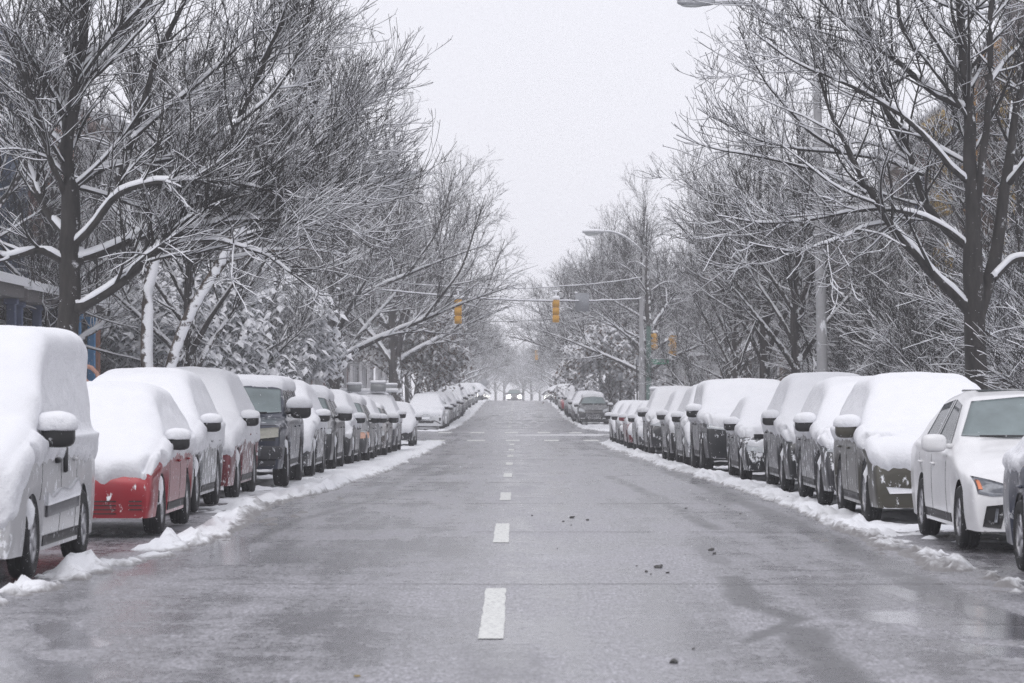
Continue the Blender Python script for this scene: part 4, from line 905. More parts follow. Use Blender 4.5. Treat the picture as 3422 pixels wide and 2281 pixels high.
for s in (-1, 1):
    for y0, y1 in ((-20, 113.5), (142.5, 700)):
        ys = np.concatenate([[y0], np.arange(y0 + 2, y1 - 1, 3.), [y1]])
        xs = np.array([6.35, 6.37, 6.5, 9.0, 9.02])[::s] * s
        sheet('pavement', xs, ys, 0, m_plain('kerb_concrete', (.28, .28, .27), .8, 0, .2, 6, .3), zf=lambda X, Y: np.where(np.abs(X) < 6.36, -.05, .13) + 0 * X)
    sheet('cross_street', np.linspace(6.35, 60, 5)[::1] * s if s > 0 else np.linspace(-60, -6.35, 5), np.arange(113.5, 143, 2.9), 0, ROAD)
    for y0, y1 in ((-20, 113.5), (142.5, 700)):
        ys = np.concatenate([[y0], np.arange(y0 + .8, y1 - .4, .8)[:400], [y1] if y1 < 200 else np.arange(y0 + 325, y1, 10)])
        g_ = lambda X, Y: .10 + .10 * fbm(P3(X * .8, Y * .8, 3), 3) + .12 * np.clip((np.abs(X) - 9.2) / 1.5, 0, 1)
        a = np.linspace(8.9, 14, 12); xs = np.concatenate([a, [25, 60, 140]])
        sheet('snowy_yard', (xs if s > 0 else -xs[::-1]), ys, .08, SNOW, zf=g_)
    sheet('ground', (np.array([9.0, 150.]) if s > 0 else np.array([-150., -9.0])), np.arange(-40, 700, 20.), -.35, SNOW)
# snow along both kerbs: one strip per side with a ragged edge
EL_ = ([12, 22, 27, 31, 36, 41.5, 48, 57, 80, 108, 113.5, 142.5, 150, 175, 230, 700], [3.95, 3.86, 3.55, 3.22, 3.30, 3.45, 3.05, 2.72, 2.68, 2.70, 3.1, 3.6, 3.15, 2.9, 2.9, 2.9])
ER_ = ([12, 24, 27, 37, 45, 60, 80, 108, 113.5, 142.5, 150, 175, 230, 700], [4.1, 3.85, 3.75, 3.80, 3.72, 3.36, 3.15, 3.05, 3.6, 4.2, 3.4, 3.0, 3.0, 3.0])
def strip(s, E, y0, y1):
    n = int(math.log(y1 / y0) / .0042); ys = y0 * (y1 / y0) ** (np.arange(n + 1) / n)
    us = np.concatenate([np.linspace(2.0, 4.6, 58), np.linspace(4.65, 6.1, 16), np.linspace(6.2, 6.6, 5), np.linspace(6.8, 9.3, 12)])
    U, Y = np.meshgrid(us, ys); e = np.interp(ys, *E)[:, None] + .16 * fbm(P3(ys * .45, s * 3., 0), 3)[:, None] + .10 * fbm(P3(ys * 2.3, s * 3., 5), 3)[:, None]
    p = P3(U * 1.0, Y * 1.0, s * 9.)
    n1 = fbm(p * 1.3, 3); n2 = fbm(p * 4.2, 4); n3 = fbm(p * 13, 3)
    d = U - e; near = np.clip(((43 if s < 0 else 35) - Y) / 9, 0, 1)
    rid = np.exp(-((d - .22) / .22) ** 2) * .062 * np.clip(.45 + 1.6 * n1 + 1.5 * n2, .0, 1.8) * (1 - near * (1 - np.clip(2.6 * vn(P3(U * .3, Y * .75, s * 5.)) - .55, .05, 1.15)))
    if s > 0: rid = rid * .55
    flat = (.026 - .012 * near + .055 * n1 + .055 * n2) - near * (.062 if s < 0 else .066) * np.clip((d - .3) / .3, 0, 1) - near * (.03 if s > 0 else 0)
    h = rid + flat + .035 * n3 * (rid > .01) + .022 * n3 - .008 + .05 * np.clip(n2, 0, 1) * np.exp(-((d - .2) / .3) ** 2)
    h = np.where(d < 0, -.12 * np.clip(-d / .12, 0, 1) + h * np.clip(1 + d / .10, 0, 1), h)
    # loose grey lumps scattered inside the edge
    isl = -.055 + .12 * n2 + .05 * n3
    zone = np.exp(-((Y - 39) / 7) ** 2) * np.exp(-((d + .35) / .5) ** 2) if s < 0 else np.exp(-((Y - 29) / 5) ** 2) * np.exp(-((d + .1) / .5) ** 2)
    h = np.maximum(h, np.where(zone > .25, isl * np.clip(zone * 1.6, 0, 1), -1) - .0)
    k = np.clip((U - 6.15) / .3, 0, 1); h = h * (1 - k) + k * (.23 + .10 * n1 + .03 * n2)
    h = np.maximum(h, -.04)
    for e0, sg in ((113.5, 1), (142.5, -1)):
        f = np.clip((e0 - Y) * sg / 1.2, 0, 1) if (y1 < 120) == (sg > 0) else np.ones_like(Y); h = h * f - .04 * (1 - f)
    dirt = np.clip(.40 - d * 1.1, 0, 1) * .8 + .12 * np.clip(n1 + .2, 0, 1) + np.clip(.035 - h, 0, .05) * 11 + np.where(zone > .3, .25, 0)
    dirt = np.where(U > 6, 0, np.clip(dirt, 0, 1)) + .10 * near * (U < 6)
    V = np.stack([U * s, Y, gz(Y) + h], -1); F = gridfaces(*U.shape)
    o = mk('snow_bank', V, F if s > 0 else F[:, ::-1], GSNOW); a = o.data.attributes.new('dirt', 'FLOAT', 'POINT'); a.data.foreach_set('value', dirt.ravel().astype(np.float32)); tag(o, kind='structure')
for s, E in ((-1, EL_), (1, ER_)):
    strip(s, E, 12., 113.5); strip(s, E, 142.5, 620.)
# slush left lying in the crossing
xs = np.linspace(-6, 9, 130); ys = np.linspace(112, 144, 160); X, Y = np.meshgrid(xs, ys); p = P3(X * .35, Y * .8, 4)
h = -.02 + .03 * fbm(p * 1.5, 4) + .035 * np.exp(-((Y - 131.5) / 4.0) ** 2) * np.clip((X + 2.0) / 2, 0, 1) * np.clip((4.6 - X) / 1.5, 0, 1) + .02 * np.exp(-((X - 5.8) / 1.6) ** 2)
o = mk('slush', np.stack([X, Y, gz(Y) + h - .004], -1), gridfaces(*X.shape), GSNOW); a = o.data.attributes.new('dirt', 'FLOAT', 'POINT'); a.data.foreach_set('value', np.full(X.size, .52, np.float32)); tag(o, kind='structure')
# painted marks (worn)
def m_markpaint():
    m, t, b = nt('road_paint')
    f = ramp(t, noise_node(t, 26, 6, .7), .34, .50)
    t.links.new(mixc(t, f, (.20, .20, .21), (.74, .75, .72)), b.inputs['Base Color']); b.inputs['Roughness'].default_value = .5
    return m
MARK = m_markpaint()
def mark(name, x, y0, y1, wd, skew=0.0, mat=None, dz=.005, rag=.012, n=14):
    ys = np.linspace(y0, y1, n); l = x - wd / 2 + fbm(P3(ys * 3.1, x * 7, 1), 3) * rag; r = x + wd / 2 + fbm(P3(ys * 3.1, x * 7, 9), 3) * rag
    sk = skew * (ys - y0)
    V = np.stack([np.stack([l + sk, ys, gz(ys) + dz], -1), np.stack([r + sk, ys, gz(ys) + dz], -1)], 1)
    o = mk(name, V, gridfaces(n, 2), mat or MARK); return tag(o, kind='structure')
for k, (a, l) in enumerate([(19.05, 4.9), (31.2, 4.5), (43.4, 3.4), (55.6, 3.3), (67.8, 3.3), (80, 3.3), (92.2, 3.3), (104.4, 3.3)]): mark('lane_dash', -.165, a, a + l, .165, .0)
for k in range(11): mark('lane_dash', -.36 + .01 * k, 155 + 12.2 * k, 158.4 + 12.2 * k, .17)
for x0, x1 in ((-4.95, -4.3), (-3.45, -2.8), (-1.95, -1.24), (-.43, .13), (1.1, 1.67), (2.65, 3.25), (4.2, 4.8)): mark('crosswalk_bar', (x0 + x1) / 2, 114.4, 117.6, x1 - x0, 0, None, .006, .03)
for x0, x1 in ((-3.7, -3.05), (-2.18, -1.52), (-.56, .08), (1.0, 1.6), (2.5, 3.1)): mark('crosswalk_bar', (x0 + x1) / 2, 137.4, 140.8, x1 - x0, 0, None, .006, .03)
CRACK = m_plain('crack_dark', (.10, .098, .10), .6)
for y, x0, x1 in ((24.5, -2.5, 4.6), (33.6, -.5, 3.6), (42.2, -2.6, 2.9), (57.0, -3.0, 3.2), (75, -2.9, 2.9), (20.3, 3.0, 5.4), (52, -2.5, .5)):
    xs = np.linspace(x0, x1, 60); w_ = .005 + .010 * vn(P3(xs * 2.3, y, 0)); yc = y + .09 * fbm(P3(xs * .9, y, 2), 4)
    keep = w_ * (vn(P3(xs * 1.1, y, 7)) > .25)
    o = mk('road_crack', np.stack([np.stack([xs, yc - keep * (y / 18), gz(yc) + .004], -1), np.stack([xs, yc + keep * (y / 18), gz(yc) + .004], -1)], 1), gridfaces(60, 2), CRACK); tag(o, kind='structure')
# lumps of dirty slush on the road
CLOD = m_plain('dirty_slush', (.07, .068, .066), .6, 0, .5, 30, .12, 40)
for k, (x, y, r, lb) in enumerate([(1512, 1304, .062, 'biggest dark lump of slush on the right lane'), (1533, 1316, .026, None), (1484, 1313, .022, None), (1495, 1319, .016, None), (1462, 1300, .014, None), (1314, 1189, .045, 'dark lump of slush right of the centre dashes'), (1349, 1195, .032, None), (1294, 1198, .024, None), (1222, 1184, .02, None),
        (1633, 1264, .045, 'dark lump beside the tar streak in the right lane'), (1640, 1272, .03, None), (1548, 1522, .040, 'lone dark lump near the bottom edge'), (1592, 1490, .014, None), (1575, 1168, .03, None), (1652, 1160, .02, None), (1665, 1164, .018, None), (1312, 1206, .018, None), (1860, 1180, .03, None), (1700, 1180, .025, None), (1280, 1260, .012, None)]):
    c = gp(x, y); r *= .52; m = MB().ell((0, 0, r * .35), (r * 1.25, r, r * .6), .8, 14, 9); V = m.v[0]; V += fbm(V / r * 1.1 + k * 5, 3)[:, None] * r * .55; m.v[0] = V
    o = m.build('slush_lump', CLOD, None, True, (c[0], c[1], float(gz(c[1])) + .003)); tag(o, lb or 'small dark crumb of slush on the wet right lane', 'slush lump', 'slush lumps on the road')
o = MB().ell((0, 0, .004), (.022, .016, .005), 1, 8, 5).build('fallen_leaf', m_plain('yellow_leaf', (.35, .24, .06), .7), None, True, (*gp(821, 1554), .004)); tag(o, 'tiny yellow leaf on the wet street at the bottom edge', 'leaf')
# ------------------------------------------------------------------ houses
def m_brick(name, c, mortar=(.22, .21, .2)):
    if name in MATS: return MATS[name]
    m, t, b = nt(name); tc = node(t, 'ShaderNodeTexCoord'); sp = node(t, 'ShaderNodeSeparateXYZ'); t.links.new(tc.outputs['Object'], sp.inputs[0])
    ad = math_(t, 'ADD', sp.outputs[0], sp.outputs[1]); cb = node(t, 'ShaderNodeCombineXYZ'); t.links.new(ad, cb.inputs[0]); t.links.new(sp.outputs[2], cb.inputs[1])
    br = node(t, 'ShaderNodeTexBrick'); br.inputs['Scale'].default_value = 1; br.inputs['Brick Width'].default_value = .22; br.inputs['Row Height'].default_value = .075; br.inputs['Mortar Size'].default_value = .008
    br.inputs['Color1'].default_value = tuple(x * .75 for x in c) + (1,); br.inputs['Color2'].default_value = tuple(x * 1.25 for x in c) + (1,); br.inputs['Mortar'].default_value = mortar + (1,)
    t.links.new(cb.outputs[0], br.inputs['Vector']); n = noise_node(t, .8, 4)
    t.links.new(mixc(t, ramp(t, n, .3, .8), br.outputs['Color'], tuple(x * .5 for x in c)), b.inputs['Base Color']); b.inputs['Roughness'].default_value = .9
    MATS[name] = m; return m
PANE = m_glass('house_glass', (.03, .035, .045))
def paintm(c): return m_plain(f'painted_{c[0]:.2f}_{c[1]:.2f}_{c[2]:.2f}', c, .6, 0, .15, 5, .04)
def house(side, y, label, wall, trim, trim2, post, H=10.2, w=5.6, fx=13.4, bay=False, turret=False, door=(.05, .06, .09)):
    """local +x faces the street; facade plane x=0, y across"""
    z0 = float(gz(y)) + .2
    e = empty('row_house', (side * fx, y, z0), 0 if side < 0 else math.pi, label, 'house', 'row houses behind the trees')
    bm = wall; t1, t2 = paintm(trim), paintm(trim2); fl = .9; fh = (H - fl - .6) / 3
    MB().box((-4.5, 0, H / 2 - .5), (9, w - .04, H + 1)).build('wall', bm, e)
    r = MB(); r.box((.16, 0, H + .1), (.5, w, .35), .05).box((.10, 0, H - .25), (.3, w - .2, .25), .03)
    for k in range(9): r.box((.33, -w / 2 + .35 + k * (w - .7) / 8, H - .02), (.16, .10, .22))
    rf = r.build('cornice', t1, e); MB().box((-4.3, 0, H + .42), (9.4, w - .1, .28), .1).build('roof_snow', SNOW, rf, True)
    def win(yy, z, ww, hh, mt, x=0.0, par=None):
        f = MB(); d = .10
        f.box((x + .05, yy - ww / 2 + .05, z), (d, .12, hh)).box((x + .05, yy + ww / 2 - .05, z), (d, .12, hh)).box((x + .052, yy, z + hh / 2 + .03), (d + .04, ww + .16, .16)).box((x + .04, yy, z), (d - .02, ww - .14, .06)).box((x + .04, yy, z - hh / 2 + .04), (d - .01, ww - .14, .08))
        o = f.build('window', mt, e if par is None else par); MB().box((x + .02, yy, z), (.05, ww - .1, hh - .05)).build('pane', PANE, o)
        MB().box((x + .11, yy, z - hh / 2 - .04), (.24, ww + .2, .09), .02).build('sill', t1, o); MB().box((x + .12, yy, z - hh / 2 + .035), (.2, ww + .12, .07), .03).build('sill_snow', SNOW, o, True)
    for lv in range(1, 3):
        z = fl + fh * (lv + .5) + .1
        if bay:
            b = MB(); pts = [(0, -w / 2 + .5), (.9, -w / 2 + 1.2), (.9, w / 2 - 1.9), (0, w / 2 - 1.2)]
            V = np.array([(a, c, zz) for zz in (fl + fh + .1, H + (.9 if turret else -.5)) for a, c in pts]); b.add(V, [(0, 1, 5, 4), (1, 2, 6, 5), (2, 3, 7, 6), (4, 5, 6, 7)])
            if lv == 1:
                bb = b.build('bay', t2, e)
                if turret: MB().lathe([(1.7, H + .85), (1.0, H + 1.8), (.02, H + 3.1)], (-.0, -.35, 0), 'z', 10).build('turret_roof', m_plain('slate', (.10, .10, .12), .7, 0, .3, 4, .75, 2), e, True)
                B_ = e
            win(-.9, z, .7, fh * .62, t1, .9); win(.05, z, .7, fh * .62, t1, .9); win(w / 2 - .65, z, .8, fh * .6, t1)
        else:
            for yy in (-w / 2 + 1.1, 0, w / 2 - 1.1): win(yy, z, .95, fh * .62, t1 if lv == 1 else t2)
    z = fl + 1.45
    win(-w / 2 + 1.5, z, 1.5, 1.9, t1)
    dr = MB().box((.04, w / 2 - 1.2, fl + 1.1), (.10, .95, 2.2), .01).build('door', paintm(door), e); MB().box((.05, w / 2 - 1.2, fl + 2.28), (.14, 1.2, .14)).box((.05, w / 2 - 1.76, fl + 1.1), (.13, .13, 2.2)).box((.05, w / 2 - .64, fl + 1.1), (.13, .13, 2.2)).build('door_frame', t2, dr); MB().ell((.12, w / 2 - 1.55, fl + 1.0), (.03, .03, .03)).build('handle', CHROME, dr, True)
    # porch
    MB().box((1.2, 0, fl / 2 - .25), (2.4, w - .1, fl + .5)).build('porch_base', bm, e)
    pr = MB(); pr.box((1.25, 0, fl + 2.75), (2.6, w - .05, .30), .03); po = pr.build('porch_roof', paintm((.11, .10, .10)), e)
    sb = MB(); V = np.array([(-.0, -w / 2 + .05, fl + 3.75), (-.0, w / 2 - .05, fl + 3.75), (2.65, -w / 2 + .05, fl + 3.05), (2.65, w / 2 - .05, fl + 3.05), (2.65, -w / 2 + .05, fl + 2.86), (2.65, w / 2 - .05, fl + 2.86), (0, -w / 2 + .05, fl + 2.9), (0, w / 2 - .05, fl + 2.9)])
    sb.add(V, [(0, 2, 3, 1), (2, 4, 5, 3), (0, 6, 4, 2), (1, 3, 5, 7)]).build('roof_snow', SNOW, po)
    for yy in (-w / 2 + .25, 0, w / 2 - .25):
        p = MB(); p.box((2.3, yy, fl + 1.75), (.20, .20, 1.75), .02).box((2.3, yy, fl + .45), (.34, .34, .9), .02).box((2.3, yy, fl + 2.54), (.3, .3, .14), .02); p.build('post', paintm(post), e)
    rl = MB(); rl.box((2.3, -w / 4, fl + .85), (.08, w / 2 - .5, .07)).box((2.3, -w / 4, fl + .15), (.06, w / 2 - .5, .06))
    for k in range(12): rl.box((2.3, -w / 2 + .45 + k * (w / 2 - .7) / 11, fl + .5), (.04, .04, .64))
    rl.build('railing', t2, e); MB().box((2.3, -w / 4, fl + .93), (.12, w / 2 - .5, .09), .03).build('rail_snow', SNOW, e, True)
    st = MB()
    for k in range(4): st.box((2.6 + k * .28, w / 2 - 1.2, fl - .2 - k * .2 - .3), (.3, 1.3, .8), .01)
    st.build('steps', m_plain('stone_steps', (.3, .29, .28), .8, 0, .2, 4, .75, 3), e)
    return e
RB = m_brick('brick_red', (.16, .065, .05)); DB = m_brick('brick_dark', (.085, .05, .045)); BB = m_brick('brick_brown', (.13, .085, .06)); GB = m_plain('stucco_grey', (.19, .19, .20), .85, 0, .2, 3)
SL = m_plain('blue_grey_stucco', (.07, .085, .13), .85, 0, .25, 3)
LW, BLU2, YEL, SAL, NAVY, WHT = (.55, .56, .58), (.12, .33, .62), (.62, .42, .08), (.52, .26, .19), (.06, .08, .15), (.6, .6, .62)
cfg = [(56, SL, NAVY, SAL, NAVY, 9.6, 0, 'navy trimmed grey house, nearest on the left'), (62, SL, NAVY, NAVY, NAVY, 10, 0, 'dark blue stucco house with navy porch and snowy porch roof'), (68, DB, NAVY, (.05, .065, .10), NAVY, 10.4, 1, 'dark brick house with navy bay, left of the blue porch post'), (74.2, RB, (.09, .11, .16), (.07, .10, .16), BLU2, 10.4, 1, 'brick house with sky blue porch post and slate blue bay'),
       (80.2, RB, (.2, .14, .12), (.09, .11, .16), SAL, 10.2, 0, 'red brick house with salmon porch on the left'), (86, DB, WHT, SAL, WHT, 10.2, 0, 'dark brick house with white trim behind the magnolia'), (92, BB, (.2, .14, .12), WHT, SAL, 9.8, 1, 'brown brick house with salmon trim on the left'), (98, RB, WHT, WHT, WHT, 10.2, 0, 'red brick house, second from the crossing on the left'), (104.5, GB, WHT, NAVY, WHT, 10, 0, 'grey stucco corner house before the crossing on the left')]
for y, wl, a, b, c, H, bay, lb in cfg: house(-1, y, lb, wl, a, b, c, H, bay=bool(bay))
cfg = [(62, DB, (.1, .09, .08), (.12, .11, .10), (.1, .09, .08), 10, 0, 'dark brick house with white trim, nearest on the right'), (68, RB, (.2, .19, .18), (.2, .19, .18), (.2, .19, .18), 10.2, 0, 'red brick house beside the turreted one'), (74, DB, (.40, .27, .07), (.10, .075, .07), (.10, .08, .07), 11.2, 2, 'dark brick house with turret and golden yellow window frames on the right'), (80, RB, (.5, .27, .08), (.12, .08, .06), (.1, .08, .07), 10.8, 1, 'red brick house with orange window frames on the right'),
       (86.2, DB, WHT, WHT, WHT, 10, 0, 'dark brick house left of the orange bay'), (92.4, GB, (.42, .28, .07), (.42, .28, .07), (.42, .28, .07), 10, 0, 'grey house with yellow door frame and yellow posts'), (98.6, RB, WHT, NAVY, WHT, 10, 0, 'red brick house, second from the crossing on the right'), (105, BB, WHT, WHT, WHT, 10, 0, 'brown brick corner house before the crossing on the right')]
for y, wl, a, b, c, H, bay, lb in cfg: house(1, y, lb, wl, a, b, c, H, bay=bool(bay), turret=bay == 2, door=YEL if 'yellow door' in lb else (.05, .06, .09))
hp = [house(-1, 152, 'brick row house, first beyond the crossing on the left', RB, WHT, WHT, WHT), house(1, 152, 'brown brick row house, first beyond the crossing on the right', BB, WHT, WHT, WHT)]
for s, p in zip((-1, 1), hp):
    km = kidmap_of(p)
    for k in range(9):
        y = 164 + k * 12.0; o = copy_tree(p, km); o.location = (s * 13.4, y, float(gz(y)) + .1); o['label'] = f"hazy row house, {ordn[k + 1]} beyond the crossing on the {'left' if s < 0 else 'right'}"
# ------------------------------------------------------------------ street furniture
CONC = m_plain('pole_concrete', (.33, .33, .34), .7, 0, .25, 4, .22, 6, (1, 1, .3)); GREENP = m_plain('green_paint', (.07, .13, .11), .5, 0, .3, 8, .2, 10)
GALV = m_plain('galvanised', (.40, .41, .43), .45, .4, .2, 10, .15)
def street_lamp(x, y, side, top, arm_h, h0, h1, r, label, lean=0):
    z0 = float(gz(y)); e = empty('street_lamp', (x, y, z0), 0, label, 'street lamp', 'cobra head street lamps')
    MB().tube([(lean, 0, 0), (lean, 0, .5), (lean * .5, 0, top * .5), (0, 0, top + .2)], [r * 1.25, r, r * .85, r * .62], 14).tube([(0, 0, top + .2), (0, 0, top + .3)], [r * .7, r * .3], 10).build('pole', CONC, e, True)
    d = -1 if x > 0 else 1; L = abs(h0 - x)
    a = [(0, 0, top - .1), (d * L * .25, 0, top + (arm_h - top) * .45), (d * L * .55, 0, top + (arm_h - top) * .85), (d * L * .8, 0, arm_h), (d * L, 0, arm_h)]
    A, ra = resample(a, 14, [.055, .05, .045]); ao = MB().tube(A, .045, 8).build('arm', GALV, e, True)
    V, F = snowtubes(A[None], ra[None], SEC6, .8, -1, .02); mk('arm_snow', V, F, SNOW, ao)
    hw = abs(h1 - h0); c = (d * (L + hw / 2), 0, arm_h)
    hd = MB().ell(c, (hw / 2, .17, .09), .8, 20, 12).build('lamp_head', GALV, e, True); MB().ell((c[0] + d * hw * .1, 0, arm_h - .07), (hw * .3, .12, .13 if y > 80 else .05), 1, 16, 10).build('lens', m_plain('lamp_lens', (.5, .52, .52), .2), hd, True)
    MB().ell((c[0], 0, arm_h + .06), (hw / 2 * 1.02, .18, .11), .9, 20, 10, zmin=-.2).build('snow_cap', SNOW, hd, True)
    return e
street_lamp(6.95, 68, 1, 9.85, 10.72, 4.62, 3.72, .135, 'tall near street lamp on the right with its head at the top edge', lean=.16)
street_lamp(6.75, 156, 1, 9.3, 10.35, 4.7, 3.5, .10, 'street lamp on the right beyond the crossing, head over the signals')
street_lamp(-6.85, 102, -1, 8.9, 9.5, -4.3, -3.4, .15, 'street lamp on the left with snowy head among the twigs')
street_lamp(-6.85, 170, -1, 8.7, 9.2, -4.2, -3.4, .15, 'far street lamp on the left beyond the crossing')
def pole(x, y, H, r, mat, label, name='utility_pole'):
    o = MB().tube([(0, 0, -.1), (0, 0, .4), (0, 0, H)], [r * 1.2, r, r * .7], 14).build(name, mat, None, True, (x, y, float(gz(y)))); tag(o, label, 'pole'); return o
pole(-7.1, 112, 7.6, .17, CONC, 'grey concrete pole carrying the signal wires at the left corner')
pole(6.1, 143.4, 6.6, .14, CONC, 'pale thick pole carrying the signal wires at the right corner')
gpole = empty('sign_pole', (6.62, 147, float(gz(147))), 0, 'green pole with the E 28TH ST street sign', 'pole')
MB().tube([(0, 0, -.1), (0, 0, 5.2)], [.13, .12], 12).box((0, 0, .5), (.32, .32, 1.0), .03).build('pole', GREENP, gpole, True)
def text_obj(name, body, size, mat, parent, loc, ext=.002):
    c = bpy.data.curves.new(name, 'FONT'); c.body = body; c.size = size; c.extrude = ext; c.align_x = 'CENTER'; c.align_y = 'CENTER'
    o = bpy.data.objects.new(name, c); col.objects.link(o); dg = bpy.context.evaluated_depsgraph_get(); dg.update()
    me = bpy.data.meshes.new_from_object(o.evaluated_get(dg)); bpy.data.objects.remove(o); me.materials.clear(); me.materials.append(mat)
    q = bpy.data.objects.new(name, me); col.objects.link(q); q.parent = parent; q.location = loc; q.rotation_euler = (R(90), 0, 0); return q
sg = MB().box((.55, -.03, 3.42), (.86, .02, .26), .008).build('street_sign', m_plain('sign_green', (.01, .22, .12), .4, 0, .1, 5), gpole, True)
WM = m_plain('sign_white', (.8, .8, .8), .5); text_obj('sign_text', 'E 28TH ST', .17, WM, sg, (.55, -.045, 3.42)); MB().box((.55, -.03, 3.58), (.8, .06, .07), .03).build('snow_cap', SNOW, sg, True)
YS = m_plain('signal_yellow', (.60, .31, .03), .5, 0, .2, 12, .08, 18)
def signal(x, y, z, label, hang=.35, sc=1.0, rz=0):
    e = empty('traffic_signal', (x, y, z), rz, label, 'traffic light', 'yellow traffic signals', sc)
    m = MB()
    for k in range(3): m.box((0, 0, -.18 - k * .345), (.32 - .02 * (k > 0), .20, .335), .03)
    for k in range(3): m.box((0, -.105, -.18 - k * .345), (.20, .02, .20), .01)
    m.build('housing', YS, e, True)
    for k in range(3):
        v = MB(); a = np.linspace(-.2 * np.pi, 1.2 * np.pi, 12); V = np.array([(.135 * math.cos(q), yy, .135 * math.sin(q) - .18 - k * .345) for yy in (.10, .34) for q in a]); v.add(V, [(i, i + 1, i + 13, i + 12) for i in range(11)]); v.build('visor', YS, e, True)
    MB().tube([(0, 0, 0), (0, 0, hang)], .025, 8).build('hanger', GALV, e, True)
    MB().ell((0, 0, .06), (.19, .15, .12), .8, 14, 10, zmin=-.4).ell((0, 0, hang + .03), (.16, .05, .05), .9, 12, 8).tube([(0, 0, .08), (0, 0, hang)], .035, 8).build('snow_cap', SNOW, e, True)
    return e
signal(-2.43, 122.6, 5.48, 'left yellow traffic signal hanging over the street seen from behind')
signal(1.79, 132.9, 5.78, 'right yellow traffic signal hanging over the street seen from behind')
s3 = signal(6.95, 147, 4.55, 'yellow signal fixed to the green corner pole', .1, .8, .9); s4 = signal(8.0, 150, 4.5, 'yellow signal on the dark post right of the green pole', .1, 1.0, .3)
pole(8.0, 150.2, 4.6, .07, DARKUNDER, 'thin dark post carrying a yellow signal at the right corner', 'signal_post')
sb = signal(2.05, 300, 5.9, 'faint yellow signal far away over the hazy street', .4)
WIRE = m_plain('wire', (.03, .03, .03), .6)
def wire(a, b, sag, r, label, snow=.8):
    t_ = np.linspace(0, 1, 40)[:, None]; P = np.array(a) * (1 - t_) + np.array(b) * t_; P[:, 2] -= sag * 4 * (t_ * (1 - t_))[:, 0]; P[:, 2] += fbm(P * .8, 2) * .03
    e = empty('overhead_wire', tuple(P[0]), 0, label, 'wire'); Q = P - P[0]; MB().tube(Q, r, 6).build('cable', WIRE, e, True)
    if snow:
        V, F = snowtubes((P + 0)[None], np.full((1, 40), r), SEC6, snow, .05, .022); V = V - P[0]; mk('snow_cover', V, F, SNOW, e)
wire((-7.1, 112, 5.75), (6.1, 143.4, 6.15), .35, .022, 'lower snow coated signal wire across the crossing', 1.2); wire((-7.1, 112, 6.1), (6.1, 143.4, 7.2), .55, .014, 'upper thin signal wire across the crossing')
wire((-7.1, 168, 6.2), (6.9, 160, 6.5), .8, .012, 'thin wire over the street beyond the crossing', .5)
MB().tube([(.16 * math.cos(a), 0, .16 * math.sin(a)) for a in np.linspace(0, 2 * np.pi, 20)], .025, 6, False).build('wire_coil', WIRE, None, True, (2.02, 133.2, 6.0)); tag(bpy.data.objects['wire_coil'], 'small coil of cable hanging on the upper wire by the right signal', 'cable coil')
e = empty('hanging_sign', (3.04, 135.8, 5.75), .35, 'grey backed square sign hanging from the signal wires', 'sign'); MB().box((0, 0, -.0), (.70, .02, .84), .008).build('panel', m_plain('sign_back', (.26, .27, .29), .45, .4, .15, 8, .12, 30), e, True); MB().box((0, .03, .30), (.8, .03, .05)).build('bracket', GALV, e); MB().ell((-.3, 0, .44), (.09, .05, .05)).build('snow_cap', SNOW, e, True)
cb = empty('signal_cabinet', (6.9, 144.6, float(gz(144.6)) + .1), 0, 'pale signal control cabinet with a snow cap at the right corner', 'cabinet'); MB().box((0, 0, .95), (.66, .5, 1.9), .03).build('cabinet_body', m_plain('cabinet_grey', (.38, .39, .40), .5, .3, .1, 6, .15), cb, True); MB().box((0, -.26, 1.0), (.56, .02, 1.6), .01).build('door', m_plain('cabinet_door', (.33, .34, .35), .5, .3), cb, True); MB().box((0, 0, 1.99), (.74, .56, .2), .09).build('snow_cap', SNOW, cb, True)
def sign_post(x, y, H, w, label, dia=False, rz=0, lean=0):
    e = empty('road_sign', (x, y, float(gz(y)) + .1), rz, label, 'sign'); MB().tube([(0, 0, 0), (lean, 0, H)], .035, 8).build('post', DARKUNDER, e, True)
    m = MB(); rt = None
    if dia: a = math.pi / 4; rt = [(math.cos(a), 0, math.sin(a)), (0, 1, 0), (-math.sin(a), 0, math.cos(a))]
    m.box((lean, -.05, H - w * .2), (w, .02, w * (1 if dia else 1.5)), 0, rt); m.build('panel', m_plain('sign_back', (.26, .27, .29), .45), e, True); return e
sign_post(6.0, 170, 2.6, .3, 'thin dark sign post with narrow sign on the right verge'); sign_post(5.9, 143.0, 3.4, .28, 'leaning dark post with narrow grey sign beside the pale corner pole', lean=-.15, rz=1.2)
sign_post(-7.0, 180, 3.0, .45, 'pale rectangular sign back beyond the crossing on the left'); sign_post(-4.3, 398, 2.9, .95, 'hazy diamond sign back far down the left side', True); sign_post(-4.9, 412, 2.8, .95, 'hazier diamond sign just left of the other one', True)
# pipe railing and pier by the van
e = empty('pipe_railing', (-8.95, 60, float(gz(60)) + .15), 0, 'salmon painted pipe railing with rounded end behind the van', 'railing')
A, _ = resample([(-1.2, 0, 2.05), (.25, 0, 2.05), (.42, 0, 1.95), (.45, 0, 1.6), (.45, 0, 0)], 20, [.04, .04]); MB().tube(A, .045, 8).build('top_rail', paintm((.50, .27, .20)), e, True); MB().tube(A * [1, 1, .88] + [-.14, .05, 0], .035, 8).build('lower_rail', paintm((.50, .27, .20)), e, True)
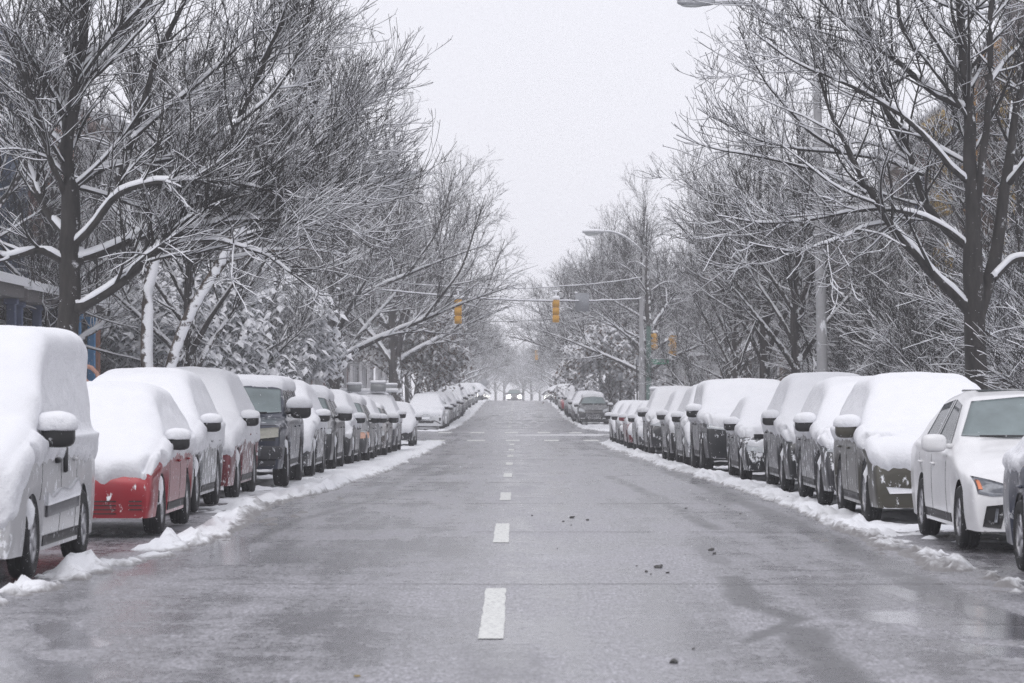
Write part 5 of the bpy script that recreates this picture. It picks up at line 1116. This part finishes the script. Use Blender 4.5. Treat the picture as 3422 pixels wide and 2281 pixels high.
# ------------------------------------------------------------------ falling flakes
g = np.random.default_rng(99); n = 15000; y = 18 + 80 * g.random(n) ** .7; x = (g.random(n) - .5) * 2 * y * .185; z = CAMH + y * (-.105 + .26 * g.random(n)); ok = z > gz(y) + .03; x, y, z = x[ok], y[ok], z[ok]; n = len(x)
r = (.0022 + .0028 * g.random(n) ** 2)[:, None, None]; T4 = np.array([(1, 0, -.6), (-.6, .8, -.5), (-.5, -.9, -.4), (0, 0, 1.)]); V = np.stack([x, y, z], -1)[:, None] + T4[None] * r * (1 + .5 * g.random((n, 4, 1))); b = np.arange(n)[:, None] * 4
mk('falling_snow', V, np.concatenate([b + [0, 1, 2], b + [0, 1, 3], b + [1, 2, 3], b + [2, 0, 3]]), SNOW, smooth=False); tag(bpy.data.objects['falling_snow'], 'fine snowflakes falling through the air over the street', kind='stuff')
# ------------------------------------------------------------------ air, light, camera
hz = MB().box((0, 330, 10), (290, 760, 44)).build('haze', None)
hz.data.materials.clear()
hm = bpy.data.materials.new('haze_air'); hm.use_nodes = True; t = hm.node_tree
for n in list(t.nodes):
    if n.type != 'OUTPUT_MATERIAL': t.nodes.remove(n)
pv = t.nodes.new('ShaderNodeVolumePrincipled'); pv.inputs['Density'].default_value = .0011; pv.inputs['Color'].default_value = (.955, .957, .975, 1)
t.links.new(pv.outputs[0], [n for n in t.nodes if n.type == 'OUTPUT_MATERIAL'][0].inputs['Volume'])
hz.data.materials.append(hm); tag(hz, kind='stuff'); hz['label'] = 'pale snowy air over the whole street'
w = bpy.data.worlds.new('World'); scene.world = w; w.use_nodes = True; t = w.node_tree
bg = t.nodes['Background']; bg.inputs['Strength'].default_value = .1
EL, AZ = 52, 200
sk = t.nodes.new('ShaderNodeTexSky'); sk.sky_type = 'NISHITA'; sk.sun_disc = False; sk.sun_elevation = R(EL); sk.sun_rotation = R(AZ); sk.dust_density = 3
mx = t.nodes.new('ShaderNodeMix'); mx.data_type = 'RGBA'; mx.inputs[0].default_value = .94
mx.inputs[7].default_value = (8.6, 8.58, 9.25, 1)     # closed overcast cloud deck
t.links.new(sk.outputs[0], mx.inputs[6]); t.links.new(mx.outputs[2], bg.inputs['Color'])
sl = bpy.data.lights.new('sun', 'SUN'); sl.energy = .7; sl.angle = R(40); sl.color = (1, .98, .96)
so = bpy.data.objects.new('sun', sl); col.objects.link(so)
dv = Vector((math.sin(R(AZ)) * math.cos(R(EL)), math.cos(R(AZ)) * math.cos(R(EL)), math.sin(R(EL))))
so.rotation_euler = dv.to_track_quat('Z', 'Y').to_euler(); so.location = (0, 0, 30)
cam = bpy.data.cameras.new('camera'); co = bpy.data.objects.new('camera', cam); col.objects.link(co)
cam.lens = 36 * 6750 / 2352; cam.sensor_width = 36; cam.clip_end = 3000; cam.clip_start = .1
co.location = (0, 0, CAMH); co.rotation_euler = (R(90) + math.atan(116 / 6750), 0, math.atan(10 / 6750))
cam.dof.use_dof = True; cam.dof.focus_distance = 48; cam.dof.aperture_fstop = 5.6
scene.camera = co
scene.view_settings.view_transform = 'Standard'; scene.view_settings.look = 'None'; scene.view_settings.exposure = .17; scene.view_settings.gamma = 1
scene.cycles.use_denoising = True; scene.cycles.denoising_prefilter = 'NONE'
scene.cycles.max_bounces = 6; scene.cycles.volume_bounces = 2; scene.cycles.diffuse_bounces = 3; scene.cycles.glossy_bounces = 3
